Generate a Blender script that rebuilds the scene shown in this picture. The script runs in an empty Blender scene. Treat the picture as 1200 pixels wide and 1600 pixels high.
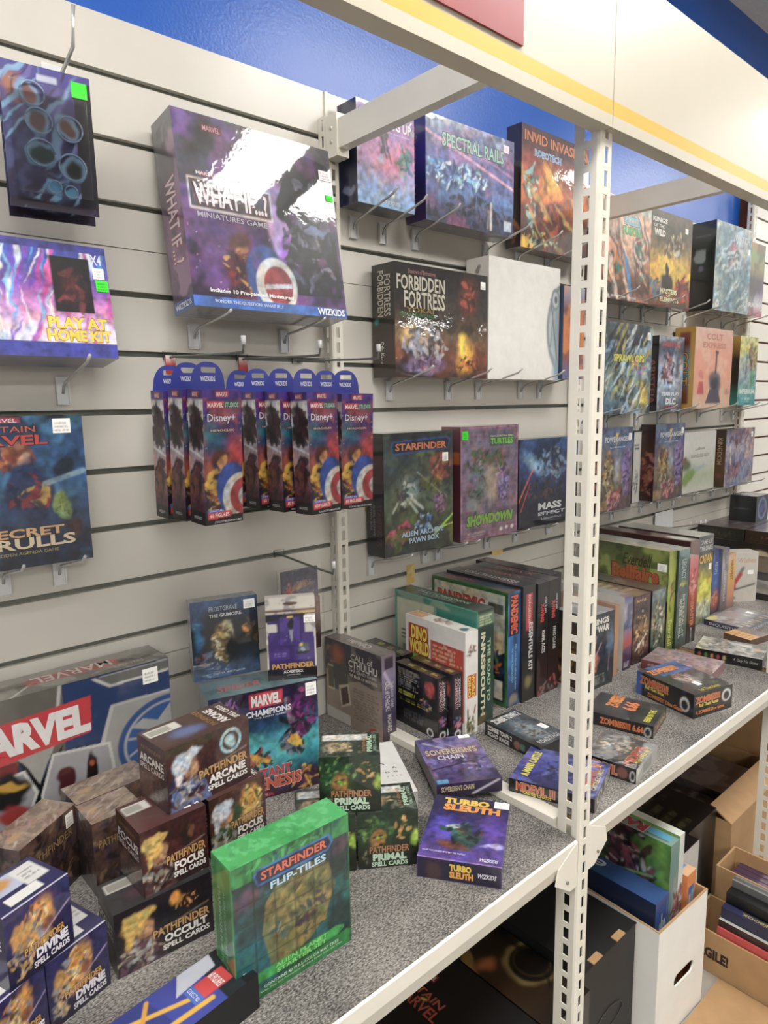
import bpy, math, random, json
import numpy as np
from mathutils import Vector, Matrix

S = bpy.context.scene
COL = bpy.context.collection
# ------------------------------------------------------------------ camera
cam_d = bpy.data.cameras.new('camera')
cam = bpy.data.objects.new('camera', cam_d)
COL.objects.link(cam)
S.camera = cam
yaw, pit, rol = math.radians(48.6663), math.radians(-8.9772), math.radians(-0.9661)
Fv = Vector((math.cos(pit)*math.cos(yaw), math.cos(pit)*math.sin(yaw), math.sin(pit)))
R0 = Vector((math.sin(yaw), -math.cos(yaw), 0)); U0 = R0.cross(Fv)
Rv = math.cos(rol)*R0 + math.sin(rol)*U0
Uv = -math.sin(rol)*R0 + math.cos(rol)*U0
mat = Matrix((Rv, Uv, -Fv)).transposed().to_4x4()
mat.translation = Vector((-0.9530, -1.2790, 1.4366))
cam.matrix_world = mat
cam_d.sensor_fit = 'VERTICAL'; cam_d.sensor_height = 36.0
cam_d.lens = 36.0*1068.918/1600.0
cam_d.clip_start = 0.05
# ------------------------------------------------------------------ world and view
W = bpy.data.worlds.new('store_ambient'); S.world = W; W.use_nodes = True
W.node_tree.nodes['Background'].inputs[0].default_value = (0.95, 0.97, 1.0, 1)
W.node_tree.nodes['Background'].inputs[1].default_value = 0.16
S.view_settings.view_transform = 'Standard'
S.view_settings.look = 'None'
S.view_settings.gamma = 1.0
S.view_settings.use_curve_mapping = False
S.view_settings.exposure = -0.08
LAMP = 24.0

# ------------------------------------------------------------------ helpers
def lin(h):
    if not isinstance(h, str): return np.array(h[:3], float)
    h = h.lstrip('#')
    if len(h) == 3: h = ''.join(c*2 for c in h)
    c = np.array([int(h[i:i+2], 16)/255 for i in (0, 2, 4)])
    return np.where(c <= 0.04045, c/12.92, ((c+0.055)/1.055)**2.4)

def material(name, base=None, rough=0.5, metal=0.0, coat=0.0, coat_rough=0.05, attr=False, bump=None, noise=None, trans=0.0, emit=None, spec=0.5, ink=None):
    m = bpy.data.materials.new(name); m.use_nodes = True
    nt = m.node_tree; b = nt.nodes['Principled BSDF']
    b.inputs['Roughness'].default_value = rough; b.inputs['Metallic'].default_value = metal
    b.inputs['Coat Weight'].default_value = coat; b.inputs['Coat Roughness'].default_value = coat_rough
    b.inputs['Specular IOR Level'].default_value = spec
    b.inputs['Transmission Weight'].default_value = trans
    if attr:
        a = nt.nodes.new('ShaderNodeAttribute'); a.attribute_name = 'Col'; csock = a.outputs['Color']
        if ink:
            hs = nt.nodes.new('ShaderNodeHueSaturation'); hs.inputs['Saturation'].default_value = ink[0]; hs.inputs['Value'].default_value = ink[1]
            nt.links.new(csock, hs.inputs['Color']); csock = hs.outputs[0]
    else:
        a = nt.nodes.new('ShaderNodeRGB'); a.outputs[0].default_value = (*lin(base), 1); csock = a.outputs[0]
    tc = nt.nodes.new('ShaderNodeTexCoord')
    if noise:                        # gentle colour wear: (scale, amount)
        n = nt.nodes.new('ShaderNodeTexNoise'); n.inputs['Scale'].default_value = noise[0]; n.inputs['Detail'].default_value = 6
        nt.links.new(tc.outputs['Object'], n.inputs['Vector'])
        r = nt.nodes.new('ShaderNodeMapRange'); r.inputs[1].default_value = 0.3; r.inputs[2].default_value = 0.7
        r.inputs[3].default_value = 1-noise[1]; r.inputs[4].default_value = 1+noise[1]
        nt.links.new(n.outputs[0], r.inputs[0])
        mx = nt.nodes.new('ShaderNodeVectorMath'); mx.operation = 'SCALE'
        nt.links.new(csock, mx.inputs[0]); nt.links.new(r.outputs[0], mx.inputs['Scale']); csock = mx.outputs[0]
    nt.links.new(csock, b.inputs['Base Color'])
    if bump:                         # (scale, strength, distance, detail)
        n2 = nt.nodes.new('ShaderNodeTexNoise'); n2.inputs['Scale'].default_value = bump[0]; n2.inputs['Detail'].default_value = bump[3]
        nt.links.new(tc.outputs['Object'], n2.inputs['Vector'])
        bp = nt.nodes.new('ShaderNodeBump'); bp.inputs['Strength'].default_value = bump[1]; bp.inputs['Distance'].default_value = bump[2]
        nt.links.new(n2.outputs[0], bp.inputs['Height'])
        nt.links.new(bp.outputs[0], b.inputs['Coat Normal'])
        if coat == 0: nt.links.new(bp.outputs[0], b.inputs['Normal'])
    if emit:
        b.inputs['Emission Color'].default_value = (*lin(emit[0]), 1); b.inputs['Emission Strength'].default_value = emit[1]
    return m

WRAP = material('printed_card_in_shrink_wrap', attr=True, ink=(.92, .75), rough=0.4, coat=0.9, coat_rough=0.03, bump=(28, 0.12, 0.004, 3), noise=(40, 0.06))
GLOSS = material('glossy_printed_card', attr=True, ink=(.92, .75), rough=0.38, coat=0.35, coat_rough=0.12, bump=(9, 0.05, 0.004, 2), noise=(40, 0.05))
MATTE = material('matte_printed_card', attr=True, ink=(.92, .75), rough=0.6, coat=0.0, noise=(40, 0.06))
PAPER = material('sticker_paper', attr=True, rough=0.6, noise=(60, 0.04))
WHITE_METAL = material('cream_powder_coated_steel', '#d6d1c5', rough=0.38, coat=0.15, coat_rough=0.2, noise=(14, 0.03))
HEADER = material('cream_enamel_header', attr=True, ink=(.95, .64), rough=0.4, coat=0.3, coat_rough=0.12, noise=(6, 0.02), bump=(3, 0.03, 0.01, 2))
SLAT = material('slatwall_laminate', '#c8c3ba', rough=0.36, coat=0.3, coat_rough=0.18, noise=(5, 0.045), bump=(4, 0.03, 0.01, 2))
GROOVE = material('slatwall_groove_lining', '#6b6e66', rough=0.55, noise=(20, 0.15))
SLAT_W = material('white_slatwall_laminate', '#dfdbd2', rough=0.36, noise=(5, 0.03))
GROOVE_B = material('brown_groove_core', '#5b2f1c', rough=0.7, noise=(30, 0.2))
CHROME = material('clear_coated_wire', '#c9c8c4', rough=0.25, metal=0.55, noise=(50, 0.1))
PLASTIC = material('white_plastic_bracket', '#d4d5d6', rough=0.3, coat=0.3, noise=(50, 0.04))
BLUE = material('blue_painted_wall', '#1a58b4', rough=0.3, noise=(3, 0.06), bump=(160, 0.25, 0.002, 3))
CEIL = material('white_ceiling_tile', '#cfcbc4', rough=0.8, noise=(60, 0.06))
FLOOR = material('dark_store_floor', '#a09a92', rough=0.35, noise=(12, 0.1))
KRAFT = material('kraft_cardboard', '#a5835d', rough=0.75, noise=(25, 0.07), bump=(120, 0.1, 0.001, 3))
LAMPM = material('fluorescent_diffuser', '#ffffff', rough=0.5, emit=('#fffdf8', LAMP))
CLEAR = material('clear_plastic', '#ffffff', rough=0.05, trans=1.0)
FOIL = material('printed_peg_tag', attr=True, rough=0.25, coat=0.6, coat_rough=0.05, noise=(40, 0.05))

def carpet_mat():
    m = bpy.data.materials.new('grey_flecked_carpet'); m.use_nodes = True
    nt = m.node_tree; b = nt.nodes['Principled BSDF']; b.inputs['Roughness'].default_value = 0.95; b.inputs['Specular IOR Level'].default_value = 0.1
    tc = nt.nodes.new('ShaderNodeTexCoord')
    mp = nt.nodes.new('ShaderNodeMapping'); mp.inputs['Scale'].default_value = (1, 2.0, 1); nt.links.new(tc.outputs['Object'], mp.inputs[0])
    n = nt.nodes.new('ShaderNodeTexNoise'); n.inputs['Scale'].default_value = 240; n.inputs['Detail'].default_value = 4; n.inputs['Roughness'].default_value = .7
    nt.links.new(mp.outputs[0], n.inputs[0])
    n3 = nt.nodes.new('ShaderNodeTexNoise'); n3.inputs['Scale'].default_value = 9; nt.links.new(tc.outputs['Object'], n3.inputs[0])
    ad = nt.nodes.new('ShaderNodeMath'); ad.operation = 'MULTIPLY_ADD'; ad.inputs[1].default_value = 0.25
    nt.links.new(n3.outputs[0], ad.inputs[0]); nt.links.new(n.outputs[0], ad.inputs[2])
    cr = nt.nodes.new('ShaderNodeValToRGB'); e = cr.color_ramp.elements
    e[0].position = .46; e[0].color = (*lin('#343332'), 1); e[1].position = .78; e[1].color = (*lin('#a39d96'), 1)
    k = e.new(.60); k.color = (*lin('#6b6865'), 1)
    nt.links.new(ad.outputs[0], cr.inputs[0]); nt.links.new(cr.outputs[0], b.inputs['Base Color'])
    bp = nt.nodes.new('ShaderNodeBump'); bp.inputs['Strength'].default_value = .5; bp.inputs['Distance'].default_value = .002
    nt.links.new(n.outputs[0], bp.inputs['Height']); nt.links.new(bp.outputs[0], b.inputs['Normal'])
    return m
CARPET = carpet_mat()

class Mesh:
    """collects coloured polygons, becomes ONE mesh object"""
    def __init__(s): s.v = []; s.f = []; s.c = []; s.mi = []; s.mats = []; s.n = 0; s.smooth = []
    def mat(s, m):
        if m not in s.mats: s.mats.append(m)
        return s.mats.index(m)
    def add(s, verts, faces, col='#ffffff', m=None, smooth=False):
        verts = np.asarray(verts, float); k = s.mat(m)
        s.v.append(verts)
        c = np.asarray(col, float) if isinstance(col, np.ndarray) and col.ndim == 2 else np.tile(lin(col), (len(verts), 1))
        s.c.append(c)
        for f in faces: s.f.append([i+s.n for i in f]); s.mi.append(k); s.smooth.append(smooth)
        s.n += len(verts)
    def box(s, x0, x1, y0, y1, z0, z1, col='#ffffff', m=None):
        v = [(x, y, z) for z in (z0, z1) for y in (y0, y1) for x in (x0, x1)]
        s.add(v, [(0,2,3,1),(4,5,7,6),(0,1,5,4),(2,6,7,3),(0,4,6,2),(1,3,7,5)], col, m)
    def obox(s, M, sx, sy, sz, col='#ffffff', m=None):
        v = [M @ Vector((x*sx/2, y*sy/2, z*sz/2)) for z in (-1, 1) for y in (-1, 1) for x in (-1, 1)]
        s.add([tuple(q) for q in v], [(0,2,3,1),(4,5,7,6),(0,1,5,4),(2,6,7,3),(0,4,6,2),(1,3,7,5)], col, m)
    def prism(s, pts, axis, a0, a1, col='#ffffff', m=None):
        """polygon pts (2D) extruded along axis"""
        n = len(pts)
        def P(p, a):
            return {'x': (a, p[0], p[1]), 'y': (p[0], a, p[1]), 'z': (p[0], p[1], a)}[axis]
        v = [P(p, a0) for p in pts] + [P(p, a1) for p in pts]
        s.add(v, [tuple(range(n))[::-1], tuple(range(n, 2*n))] + [(i, (i+1) % n, (i+1) % n+n, i+n) for i in range(n)], col, m)
    def tube(s, path, r, col='#ffffff', m=None, n=10):
        P = [Vector(p) for p in path]; rings = []; up = Vector((0, 0, 1))
        for i, p in enumerate(P):
            t = (P[min(i+1, len(P)-1)]-P[max(i-1, 0)]).normalized()
            a = t.cross(up if abs(t.z) < .9 else Vector((1, 0, 0))).normalized(); b = t.cross(a)
            rings += [tuple(p + r*(math.cos(2*math.pi*k/n)*a + math.sin(2*math.pi*k/n)*b)) for k in range(n)]
        f = [(i*n+k, i*n+(k+1) % n, (i+1)*n+(k+1) % n, (i+1)*n+k) for i in range(len(P)-1) for k in range(n)]
        f += [tuple(range(n))[::-1], tuple(range((len(P)-1)*n, len(P)*n))]
        s.add(rings, f, col, m, True)
    def build(s, name, parent=None, loc=None, rz=0.0, tx=0.0):
        me = bpy.data.meshes.new(name)
        v = np.concatenate(s.v); me.from_pydata(v.tolist(), [], s.f)
        for m in s.mats: me.materials.append(m)
        me.polygons.foreach_set('material_index', s.mi); me.polygons.foreach_set('use_smooth', s.smooth)
        a = me.color_attributes.new('Col', 'FLOAT_COLOR', 'POINT')
        c = np.concatenate(s.c); c = np.hstack([c, np.ones((len(c), 1))]); a.data.foreach_set('color', c.ravel())
        me.update()
        o = bpy.data.objects.new(name, me); COL.objects.link(o)
        if loc is not None: o.location = loc
        o.rotation_euler = (tx, 0, rz)
        if parent: o.parent = parent
        return o

def tag(o, label=None, cat=None, group=None, kind=None):
    if label: o['label'] = label
    if cat: o['category'] = cat
    if group: o['group'] = group
    if kind: o['kind'] = kind
    return o
def empty(name, loc=(0, 0, 0), rz=0):
    o = bpy.data.objects.new(name, None); o.empty_display_size = .05; COL.objects.link(o); o.location = loc; o.rotation_euler = (0, 0, rz)
    return o

# ---- lettering: flat letter shapes, cached
_tc = {}
def glyphs(s, bold=0.0):
    k = (s, bold)
    if k not in _tc:
        cu = bpy.data.curves.new('lettering', 'FONT'); cu.body = s; cu.size = 1; cu.offset = bold; cu.resolution_u = 2; cu.fill_mode = 'FRONT'
        ob = bpy.data.objects.new('lettering', cu); COL.objects.link(ob)
        dg = bpy.context.evaluated_depsgraph_get(); me = bpy.data.meshes.new_from_object(ob.evaluated_get(dg))
        v = np.array([q.co[:2] for q in me.vertices]) if len(me.vertices) else np.zeros((0, 2)); f = [tuple(p.vertices) for p in me.polygons]
        bpy.data.objects.remove(ob); bpy.data.curves.remove(cu); bpy.data.meshes.remove(me)
        lo = v.min(0); hi = v.max(0); _tc[k] = ((v-lo)/(hi-lo), f, (hi-lo))
    return _tc[k]

# ---- printed artwork, rasterised per vertex in panel metres
rngs = {}
def vnoise(nx, ny, sx, sy, seed, octs=4):
    r = np.random.RandomState(seed); out = np.zeros((ny, nx)); amp = 1; tot = 0
    for o in range(octs):
        gx, gy = max(2, int(sx*2**o)+2), max(2, int(sy*2**o)+2)
        g = r.rand(gy, gx); x = np.linspace(0, gx-1.001, nx); y = np.linspace(0, gy-1.001, ny)
        xi, yi = x.astype(int), y.astype(int); fx, fy = x-xi, y-yi; fx = fx*fx*(3-2*fx); fy = fy*fy*(3-2*fy)
        a = g[yi][:, xi]*(1-fx)+g[yi][:, xi+1]*fx; b = g[yi+1][:, xi]*(1-fx)+g[yi+1][:, xi+1]*fx
        out += amp*(a*(1-fy[:, None])+b*fy[:, None]); tot += amp; amp *= .55
    return out/tot
def sm(a, b, x): t = np.clip((x-a)/(b-a+1e-9), 0, 1); return t*t*(3-2*t)
def paint(ops, Wd, Hd, cell, seed):
    nx, ny = max(2, int(Wd/cell)+1), max(2, int(Hd/cell)+1)
    flat = not any(o[0] in 'gncbpoldxkfsz' for o in ops)
    if flat: nx = ny = 2
    nx *= 2; ny *= 2                 # painted at double resolution, then averaged
    u, v = np.meshgrid(np.linspace(0, 1, nx), np.linspace(0, 1, ny)); asp = Wd/Hd
    R = np.zeros((ny, nx, 3)); R[:] = lin('#777777'); e = 3.2/ny; u0, v0 = u, v
    if nx > 8:                       # hand painted wobble for the brushy shapes
        wa = .05; n1 = vnoise(nx, ny, 7*asp, 7, seed+991, 3)-.5; n2 = vnoise(nx, ny, 7*asp, 7, seed+577, 3)-.5
        uw, vw = u+wa*2*n1/max(asp, .4), v+wa*2*n2
    else: uw, vw = u, v
    for i, o in enumerate(ops):
        k = o[0]; u, v = (uw, vw) if k in 'bcz' and not (k == 'b' and len(o) > 6 and o[6] <= .1) else (u0, v0)
        def mixc(mask, col): R[:] = R*(1-mask[..., None])+lin(col)*mask[..., None]
        if k == 'B': R[:] = lin(o[1])
        elif k == 'g':                                   # gradient through several colours bottom to top (or left to right)
            cs = [lin(c) for c in o[1]]; t = (u if len(o) > 2 and o[2] else v)*(len(cs)-1)
            j = np.clip(t.astype(int), 0, len(cs)-2); ft = (t-j)[..., None]; A = np.array(cs); R[:] = A[j]*(1-ft)+A[j+1]*ft
        elif k == 'n':                                   # cloudy patches: colour, scale, threshold, amount
            n = vnoise(nx, ny, o[2]*asp, o[2], seed+i*7); mixc(sm(o[3], o[3]+.12, n)*o[4], o[1])
        elif k == 'c':                                   # many small painterly dabs inside an ellipse: cx cy rx ry colours count size
            r = np.random.RandomState(seed+i*13)
            for q in range(o[6]):
                a = r.rand()*6.28; d = r.rand()**.6; cx = o[1]+d*math.cos(a)*o[3]; cy = o[2]+d*math.sin(a)*o[4]
                s1 = o[7]*(.4+r.rand()); th = r.rand()*3.14; dx = (u-cx)*asp; dy = v-cy
                p_ = dx*math.cos(th)+dy*math.sin(th); q_ = -dx*math.sin(th)+dy*math.cos(th)
                mixc(.85*(1-sm(.8, 1.1, np.sqrt((p_/s1)**2+(q_/(s1*.4))**2))), o[5][r.randint(len(o[5]))])
        elif k == 'b':                                   # ellipse: cx cy rx ry colour soft rot
            soft = o[6] if len(o) > 6 else .1; th = math.radians(o[7]) if len(o) > 7 else 0
            dx = (u-o[1])*asp; dy = v-o[2]; p_ = dx*math.cos(th)+dy*math.sin(th); q_ = -dx*math.sin(th)+dy*math.cos(th)
            mixc(1-sm(1-soft, 1+soft*.6, np.sqrt((p_/(o[3]*asp))**2+(q_/o[4])**2)), o[5])
        elif k == 'p':                                   # polygon
            P = np.array(o[1]); ins = np.zeros(u.shape, bool)
            for a in range(len(P)):
                x1, y1 = P[a]; x2, y2 = P[a-1]
                cnd = ((y1 > v) != (y2 > v)) & (u < (x2-x1)*(v-y1)/((y2-y1) or 1e-9)+x1); ins ^= cnd
            mixc(ins*(o[3] if len(o) > 3 else 1.0), o[2])
        elif k == 'f':                                   # filled rectangle x0 y0 x1 y1 colour alpha
            m_ = ((u >= o[1]) & (u <= o[3]) & (v >= o[2]) & (v <= o[4]))*1.0; mixc(m_*(o[6] if len(o) > 6 else 1), o[5])
        elif k == 'o':                                   # ring cx cy radius(of height) width colour
            d = np.sqrt(((u-o[1])*asp)**2+(v-o[2])**2); mixc((np.abs(d-o[3]) < max(o[4]/2, e*.5))*1.0, o[5])
        elif k == 'd':                                   # stroke x0 y0 x1 y1 width colour
            ax, ay, bx, by = o[1]*asp, o[2], o[3]*asp, o[4]; px, py = u*asp, v
            t = np.clip(((px-ax)*(bx-ax)+(py-ay)*(by-ay))/((bx-ax)**2+(by-ay)**2+1e-9), 0, 1)
            d = np.hypot(px-ax-t*(bx-ax), py-ay-t*(by-ay)); mixc(1-sm(o[5]*.4, o[5]*.6+e*.4, d), o[6])
        elif k == 'l':                                   # block of fine print x0 y0 x1 y1 rows colour
            r = np.random.RandomState(seed+i); rows = o[5]; t = (v-o[2])/(o[4]-o[2])*rows; ri = np.floor(t).astype(int)
            ends = o[1]+(o[3]-o[1])*(.75+.25*r.rand(rows+1)); ok = (t >= 0) & (t < rows) & (t-ri < .5); ri = np.clip(ri, 0, rows)
            gap = vnoise(nx, ny, 40, rows*2, seed+i, 1) > .35
            mixc((ok & (u >= o[1]) & (u <= ends[ri]) & gap)*(o[7] if len(o) > 7 else .8), o[6])
        elif k == 's':                                   # scattered specks colours count size
            r = np.random.RandomState(seed+i)
            for q in range(o[2]): mixc((np.hypot((u-r.rand())*asp, v-r.rand()) < o[3])*.9, o[1][r.randint(len(o[1]))])
        elif k == 'x':                                   # frame width colour
            mixc(((u*asp < o[1]) | ((1-u)*asp < o[1]) | (v < o[1]) | (1-v < o[1]))*1.0, o[2])
        elif k == 'z':                                   # diagonal brush streaks colours count
            r = np.random.RandomState(seed+i)
            for q in range(o[2]):
                cx, cy = r.rand(), r.rand(); dx = (u-cx)*asp; dy = v-cy; th = o[3]+r.randn()*.15
                p_ = dx*math.cos(th)+dy*math.sin(th); q_ = -dx*math.sin(th)+dy*math.cos(th)
                mixc(.8*(1-sm(.6, 1.2, np.sqrt((p_/(.12+.2*r.rand()))**2+(q_/(.008+.02*r.rand()))**2))), o[1][r.randint(len(o[1]))])
        elif k == 'k':                                   # checker / tile grid nx ny colour alpha
            mixc(((np.abs((u*o[1]) % 1-.5) > .5-.5*e*o[1]*1.2) | (np.abs((v*o[2]) % 1-.5) > .5-.5*e*o[2]))*o[4], o[3])
    if any(o[0] == 'c' for o in ops) and nx > 40:          # fine brushwork in the illustration
        n1 = vnoise(nx, ny, 20*asp, 20, seed+313, 3)-.5; n2 = vnoise(nx, ny, 11*asp, 11, seed+717, 3)-.5
        R *= (1+1.5*n1)[..., None]
        R[..., 0] *= 1+.7*n2; R[..., 2] *= 1-.7*n2
        R = np.clip(R, 0, 1)
    return (R[0::2, 0::2]+R[1::2, 0::2]+R[0::2, 1::2]+R[1::2, 1::2])/4

def panel(M, O, U, V, ops, m, seed=1, dist=1.5, cellk=1.6):
    """printed panel: O corner, U/V full edge vectors; ops as in paint plus T lettering"""
    O, U, V = Vector(O), Vector(U), Vector(V); Wd, Hd = U.length, V.length; N = U.cross(V).normalized()
    R = paint([o for o in ops if o[0] != 'T'], Wd, Hd, max(.0012, dist*cellk/1069), seed)
    ny, nx = R.shape[:2]
    a, b = np.meshgrid(np.linspace(0, 1, nx), np.linspace(0, 1, ny))
    P = np.array(O)+a.reshape(-1, 1)*np.array(U)+b.reshape(-1, 1)*np.array(V)
    F = [(j*nx+i, j*nx+i+1, (j+1)*nx+i+1, (j+1)*nx+i) for j in range(ny-1) for i in range(nx-1)]
    M.add(P, F, R.reshape(-1, 3), m)
    lay = 1
    for o in ops:
        if o[0] != 'T': continue
        _, s, cx, cy, w, h, col = o[:7]; opt = o[7] if len(o) > 7 else {}
        rot = math.radians(opt.get('rot', 0)); sl = opt.get('sl', 0); vert = abs(math.sin(rot)) > .7
        tw, th = (w*Hd, h*Wd) if vert else (w*Wd, h*Hd)
        c = O+cx*U+cy*V; ud, vd = U.normalized(), V.normalized()
        tu = math.cos(rot)*ud+math.sin(rot)*vd; tv = -math.sin(rot)*ud+math.cos(rot)*vd
        for off, cc, bold in ([(0, opt['out'], .05)] if 'out' in opt else [])+[(1, col, opt.get('b', .012))]:
            g, f, _s = glyphs(s, bold)
            q = g-.5
            if off == 0: q = q*np.array([1+.10*th/max(tw, 1e-6), 1.10])
            X = q[:, 0]*tw+q[:, 1]*th*sl; Y = q[:, 1]*th
            if 'arc' in opt: Y = Y-opt['arc']*th*(q[:, 0]*2)**2
            nrm = .00022*lay+.00015*off
            P = np.array(c)+X[:, None]*np.array(tu)+Y[:, None]*np.array(tv)+nrm*np.array(N)
            M.add(P, f, cc, m)
        lay += 1

SIDE = {'F': lambda w, d, h: ((-w/2, -d/2, 0), (w, 0, 0), (0, 0, h)), 'L': lambda w, d, h: ((-w/2, d/2, 0), (0, -d, 0), (0, 0, h)),
        'R': lambda w, d, h: ((w/2, -d/2, 0), (0, d, 0), (0, 0, h)), 'K': lambda w, d, h: ((w/2, d/2, 0), (-w, 0, 0), (0, 0, h)),
        'T': lambda w, d, h: ((-w/2, -d/2, h), (w, 0, 0), (0, d, 0)), 'D': lambda w, d, h: ((-w/2, d/2, 0), (w, 0, 0), (0, -d, 0))}
CAMP = Vector((-0.953, -1.279, 1.437))
seedc = [11]
def carton(name, pose, faces, base='#222222', finish=None, sticker=None, label=None, cat='box', group=None, tint=None):
    x, y, z, w, d, h, rz, tx = pose
    finish = finish or WRAP
    dist = (Vector((x, y, z+h/2))-CAMP).length; seedc[0] += 1; seed = seedc[0]*31
    M = Mesh()
    for k in 'FLRKTD':
        O, U, V = SIDE[k](w, d, h)
        panel(M, O, U, V, faces.get(k, [('B', base)]), finish, seed+ord(k), dist)
    o = M.build(name, loc=(x, y, z), rz=rz, tx=tx)
    tag(o, label, cat, group)
    for st in (sticker or []):
        k, cx, cy, sw, sh, col = st[:6]
        O, U, V = [Vector(q) for q in SIDE[k](w, d, h)]; N = U.cross(V).normalized(); s = Mesh()
        c = O+cx*U+cy*V; ud, vd = U.normalized(), V.normalized()
        p0 = c-ud*sw/2-vd*sh/2+N*.0012
        panel(s, p0, ud*sw, vd*sh, [('B', col), ('l', .12, .15, .9, .85, 3, '#8a8a8a' if col.startswith('#f') or col.startswith('#e') else '#1c7a1c', .7)], PAPER, seed, dist, 1.2)
        b0 = s.mat(PAPER)
        P = [p0-N*.001, p0+ud*sw-N*.001, p0+ud*sw+vd*sh-N*.001, p0+vd*sh-N*.001]; Q = [p+N*.001 for p in P]
        s.add([tuple(q) for q in P+Q], [(0,1,5,4),(1,2,6,5),(2,3,7,6),(3,0,4,7)], col, PAPER)
        so = s.build('price_sticker', parent=o)
        if not (col.startswith('#f') or col.startswith('#e')): tag(so, 'bright green price sticker')
    return o
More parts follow.
